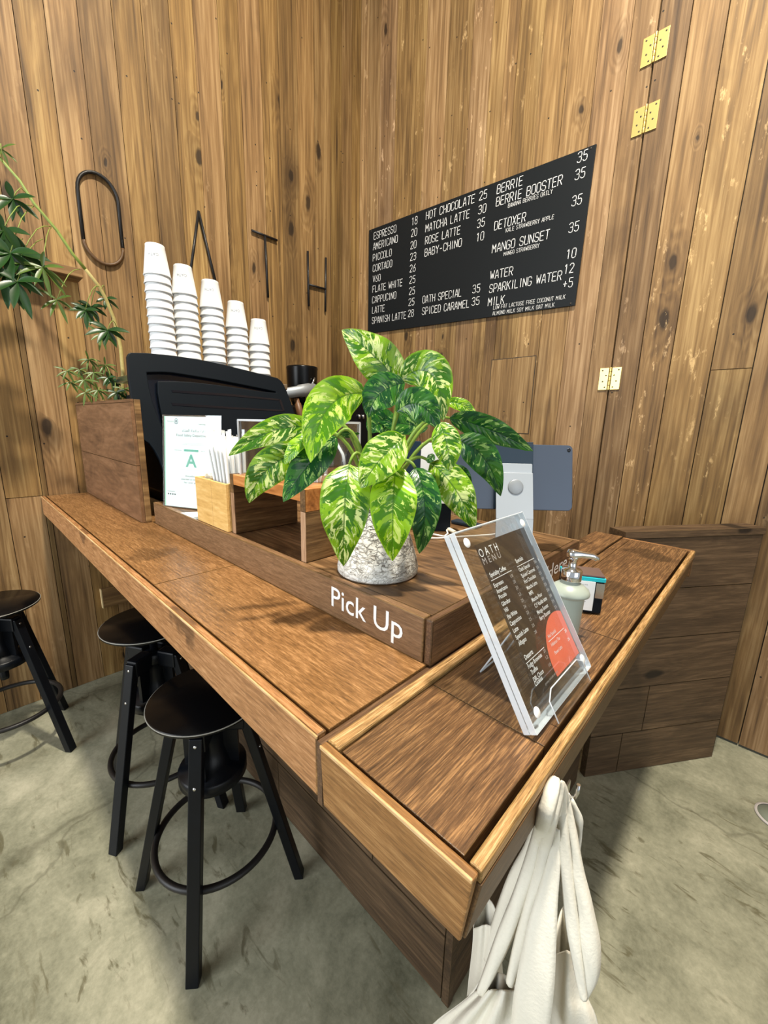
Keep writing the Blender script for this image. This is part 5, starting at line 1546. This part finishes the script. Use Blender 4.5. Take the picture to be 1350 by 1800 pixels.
bm = B(); add_tube(bm, [n0 - nd_ * 0.011, n0 - nd_ * 0.009, n0, n0 + nd_ * 0.014, n0 + nd_ * 0.032 - V((0, 0, 0.002)), n0 + nd_ * 0.041 - V((0, 0, 0.006)), n0 + nd_ * 0.043 - V((0, 0, 0.008))], [0.004, 0.009, 0.0095, 0.006, 0.0055, 0.005, 0.003], 14)
part(so, bm, 'nozzle', M_CHROME)

# card terminal
tA, tB = V((-0.238, 0.842, ZB)), V((-0.196, 0.864, ZB))
tu = (tB - tA).normalized(); tA = tB - tu * 0.078; tw = V((-tu.y, tu.x, 0))
ct_ = thing('card_machine', 'black card machine with a turquoise band and a white paper slip behind the pump bottle', 'card machine', tA + tu * 0.039 + tw * 0.03)
mT = Matrix.Translation(tA) @ Matrix((tu, tw, V((0, 0, 1)))).transposed().to_4x4()
def tbox(nm, mat, lo, hi, bevel=0.0):
    bm = B(); add_box(bm, lo, hi, mT); return part(ct_, bm, nm, mat, bevel=bevel)
tbox('body', M_MACH, (0, 0, 0.001), (0.078, 0.055, 0.070), 0.004)
tbox('turquoise_band', M_TEAL, (-0.0005, -0.0012, 0.0705), (0.0785, 0.055, 0.0785), 0.001)
tbox('lid', M_TOPBRN, (0.002, 0.001, 0.079), (0.0765, 0.054, 0.083), 0.0012)
sl = tbox('paper_slip', M_PAPER, (0.004, -0.0022, 0.008), (0.060, -0.0008, 0.0702))
tbox('metal_plate', M_STEEL, (0.062, -0.0012, 0.036), (0.0775, -0.0002, 0.068))
for k in range(8):
    text_obj(('sale receipt 1205', 'card payment', 'total 35.00', 'approved 0093', 'thank you', 'customer copy', 'terminal 114', 'date 12.05')[k], 'print', M_DARKTXT, mT @ V((0.012, -0.0023, 0.062 - 0.006 * k)), tu, (0, 0, 1), 0.0018, ct_, width=0.034 - 0.004 * (k % 3), thick=0.0002)

# ------------------------------------------------------------------ tote bags on a hook under the bar edge
HK = V((-0.108, 0.462, 0.966))
hn = V((HK.x, HK.y, 0)).normalized()


def bp3(x, y, d):
    """zoomed pixel of the hanging bags -> point on a vertical plane through the hook, d metres nearer the camera."""
    q = onpl(760 + x / 3.97, 1350 + y / 3.97, HK - hn * d, hn)
    f = min(1.0, max(0.0, (q.z - 0.895) / 0.04))        # beside the fascia the cloth lies against its outer face
    if f > 0 and q.x < -0.113:
        q = q.lerp(onx(760 + x / 3.97, 1350 + y / 3.97, -0.1125 + 0.12 * max(0.0, d)), f)
    return q


hk = thing('bag_hook', 'grey metal hook on the side of the bar carrying the tote bags', 'hook', HK)
k0 = V((-0.1165, HK.y + 0.01, 0.955))
bm = B(); add_tube(bm, [k0, k0 + V((0.006, 0, -0.005)), k0 + V((0.011, 0, -0.002)), k0 + V((0.013, 0, 0.006)), k0 + V((0.013, 0, 0.018))], 0.0024, 10); part(hk, bm, 'hook_arm', M_STEEL)
bm = B(); add_box(bm, (-0.1165, HK.y + 0.002, 0.944), (-0.1145, HK.y + 0.018, 0.966)); part(hk, bm, 'plate', M_STEEL)


def cat(pts, n):
    out = []
    P = [pts[0]] + list(pts) + [pts[-1]]
    for i in range(len(pts) - 1):
        a, b, c, d = P[i], P[i + 1], P[i + 2], P[i + 3]
        for k in range(n):
            t = k / n
            out.append(tuple(0.5 * (2 * b[j] + (c[j] - a[j]) * t + (2 * a[j] - 5 * b[j] + 4 * c[j] - d[j]) * t * t + (3 * b[j] - a[j] - 3 * c[j] + d[j]) * t ** 3) for j in range(len(b))))
    out.append(tuple(pts[-1]))
    return out


def strap(t, pts, tw0=0.0, curl=0.85):
    """pts = (x, y, width, depth) down the strap."""
    P = cat(pts, 7)
    bm = B(); rows = []
    for i, (x, y, w_, d) in enumerate(P):
        c = bp3(x, y, d)
        nx = P[min(i + 1, len(P) - 1)]; pv = P[max(i - 1, 0)]
        tg = (bp3(nx[0], nx[1], nx[3]) - bp3(pv[0], pv[1], pv[3])).normalized()
        sd = tg.cross(-hn).normalized()
        sd = Matrix.Rotation(tw0, 3, tg) @ sd
        nn = sd.cross(tg)
        hw = w_ * 0.90 / 3.97 / 1420 / 2
        row = []
        for j in range(-3, 4):
            u = j / 3
            row.append(bm.verts.new(c + sd * (hw * u) + nn * (curl * hw * (1 - u * u) + (0.0012 if j in (-2, 2) else 0) + 0.0007 * math.sin(i * 0.55 + j))))
        rows.append(row)
    for a, b in zip(rows, rows[1:]):
        for j in range(6):
            f = bm.faces.new([a[j], a[j + 1], b[j + 1], b[j]]); f.smooth = True
    o = part(t, bm, 'strap', M_CANVAS, recalc=False)
    md = o.modifiers.new('cloth_thickness', 'SOLIDIFY'); md.thickness = 0.0016; md.offset = 0
    return o


def bag_body(t, rim, rows_px, d0, thick=0.05, folds=3, seed=0.0, amp=0.10, back_up=0.0):
    """rows_px: (y, left, right) from rim to bottom; front and back sheets joined at the sides, open at the rim."""
    bm = B()
    N = 22
    for side in (0, 1):
        rows = []
        for r, (y, xl, xr, fs_) in enumerate(cat([(a, b, c, d) for a, b, c, d in rows_px], 5)):
            row = []
            for j in range(N + 1):
                u = j / N
                bulge = math.sin(math.pi * u)
                fold = amp * thick * math.sin(folds * math.pi * 2 * u + seed + y * 0.004) * bulge
                yy = y + rim * 60 * (abs(u - 0.5) - 0.5) * (1 if r < 8 else 0.4) - (back_up * bulge ** 0.6 * max(0, 1 - r / 5) if side else 0)
                d = d0 + (thick * 0.5 * bulge * fs_ if side == 0 else -thick * 0.5 * bulge * fs_) + fold
                row.append(bm.verts.new(bp3(xl + (xr - xl) * u, yy, d)))
            rows.append(row)
        for a, b in zip(rows, rows[1:]):
            for j in range(N):
                f = bm.faces.new([a[j], a[j + 1], b[j + 1], b[j]]); f.smooth = True
    bmesh.ops.remove_doubles(bm, verts=bm.verts[:], dist=0.0002)
    o = part(t, bm, 'bag_body', M_CANVAS, recalc=False)
    md = o.modifiers.new('cloth_thickness', 'SOLIDIFY'); md.thickness = 0.0018; md.offset = 0
    return o


t1 = thing('tote_bag', 'unbleached canvas tote bag hanging innermost, its mouth open behind the bar corner', 'tote bag', HK - V((0, 0, 0.4)), 'canvas tote bags on the hook')
bag_body(t1, 1.0, [(1120, 285, 470, 0.9), (1250, 278, 480, 1.0), (1500, 250, 500, 1.0), (1800, 225, 540, 1.0), (2400, 200, 560, 0.06)], -0.065, 0.06, 2, 0.5, back_up=190)
strap(t1, [(868, 84, 50, -0.004), (835, 150, 80, -0.006), (770, 330, 90, -0.012), (690, 560, 110, -0.02), (590, 760, 130, -0.03), (510, 960, 130, -0.035), (440, 1180, 130, -0.04), (400, 1330, 130, -0.045)])
strap(t1, [(880, 86, 45, -0.006), (878, 150, 66, -0.008), (850, 400, 80, -0.016), (790, 700, 90, -0.03), (740, 980, 90, -0.04), (700, 1250, 90, -0.045)])
t2 = thing('tote_bag', 'unbleached canvas tote bag hanging in front, its left corner flaring towards the viewer', 'tote bag', HK - V((0, 0, 0.4)), 'canvas tote bags on the hook')
bag_body(t2, 0.3, [(1555, 300, 590, 0.7), (1650, 180, 610, 1.0), (1790, 0, 640, 1.0), (2050, -210, 690, 1.0), (2600, -260, 720, 0.06)], 0.03, 0.05, 3, 1.0, 0.18, back_up=120)
strap(t2, [(862, 76, 50, 0.003), (846, 120, 80, 0.006), (815, 220, 100, 0.010), (760, 420, 95, 0.014), (690, 660, 100, 0.02), (600, 930, 110, 0.028), (500, 1180, 115, 0.036), (410, 1400, 90, 0.045), (335, 1565, 60, 0.05)])
strap(t2, [(878, 78, 48, 0.004), (880, 125, 76, 0.008), (850, 260, 85, 0.014), (800, 470, 80, 0.018), (745, 720, 80, 0.024), (680, 980, 90, 0.032), (610, 1240, 90, 0.04), (540, 1500, 60, 0.05)])
t3 = thing('tote_bag', 'unbleached canvas tote bag hanging rightmost over the open floor, a wide strap down its front', 'tote bag', HK - V((0, 0, 0.4)), 'canvas tote bags on the hook')
bag_body(t3, 0.9, [(1300, 850, 1020, 1.0), (1450, 830, 1050, 1.0), (1600, 810, 1085, 1.0), (1800, 790, 1160, 1.0), (2400, 770, 1250, 0.06)], -0.02, 0.055, 2, 2.0, back_up=330)
strap(t3, [(860, 420, 60, 0.012), (850, 640, 90, 0.022), (800, 920, 150, 0.034), (760, 1180, 215, 0.044), (725, 1450, 260, 0.052), (690, 1700, 280, 0.056), (670, 1950, 280, 0.056)], 0.0, 0.08)
strap(t3, [(890, 84, 42, 0.003), (900, 130, 60, 0.005), (905, 330, 70, 0.010), (925, 600, 85, 0.016), (955, 900, 90, 0.022), (990, 1180, 95, 0.028), (1030, 1440, 70, 0.032), (1055, 1600, 50, 0.034)])
strap(t3, [(905, 100, 40, 0.001), (925, 190, 60, 0.002), (965, 420, 75, 0.006), (1010, 700, 95, 0.012), (1055, 940, 125, 0.016), (1085, 1180, 165, 0.02), (1090, 1400, 140, 0.024), (1055, 1590, 60, 0.028)])
strap(t3, [(920, 150, 55, -0.006), (975, 230, 70, -0.006), (1015, 330, 75, -0.008), (1025, 440, 50, -0.010), (1005, 600, 40, -0.010)], 0.5)

# pale disc on the floor at the right edge
fd_ = thing('floor_disc', 'small pale disc on the concrete floor at the far right edge', 'floor disc', (0.235, 1.925, 0))
bm = B(); add_lathe(bm, [(0.058, 0.001), (0.066, 0.001), (0.066, 0.006), (0.058, 0.007)], 40, axis=(0.245, 1.92)); part(fd_, bm, 'rim', M_GREYTXT)
bm = B(); add_lathe(bm, [(0, 0.001), (0.0575, 0.001), (0.0575, 0.004), (0, 0.005)], 40, axis=(0.245, 1.92)); part(fd_, bm, 'plate', plain('grey_plate', lin(120, 126, 112), rough=0.6))
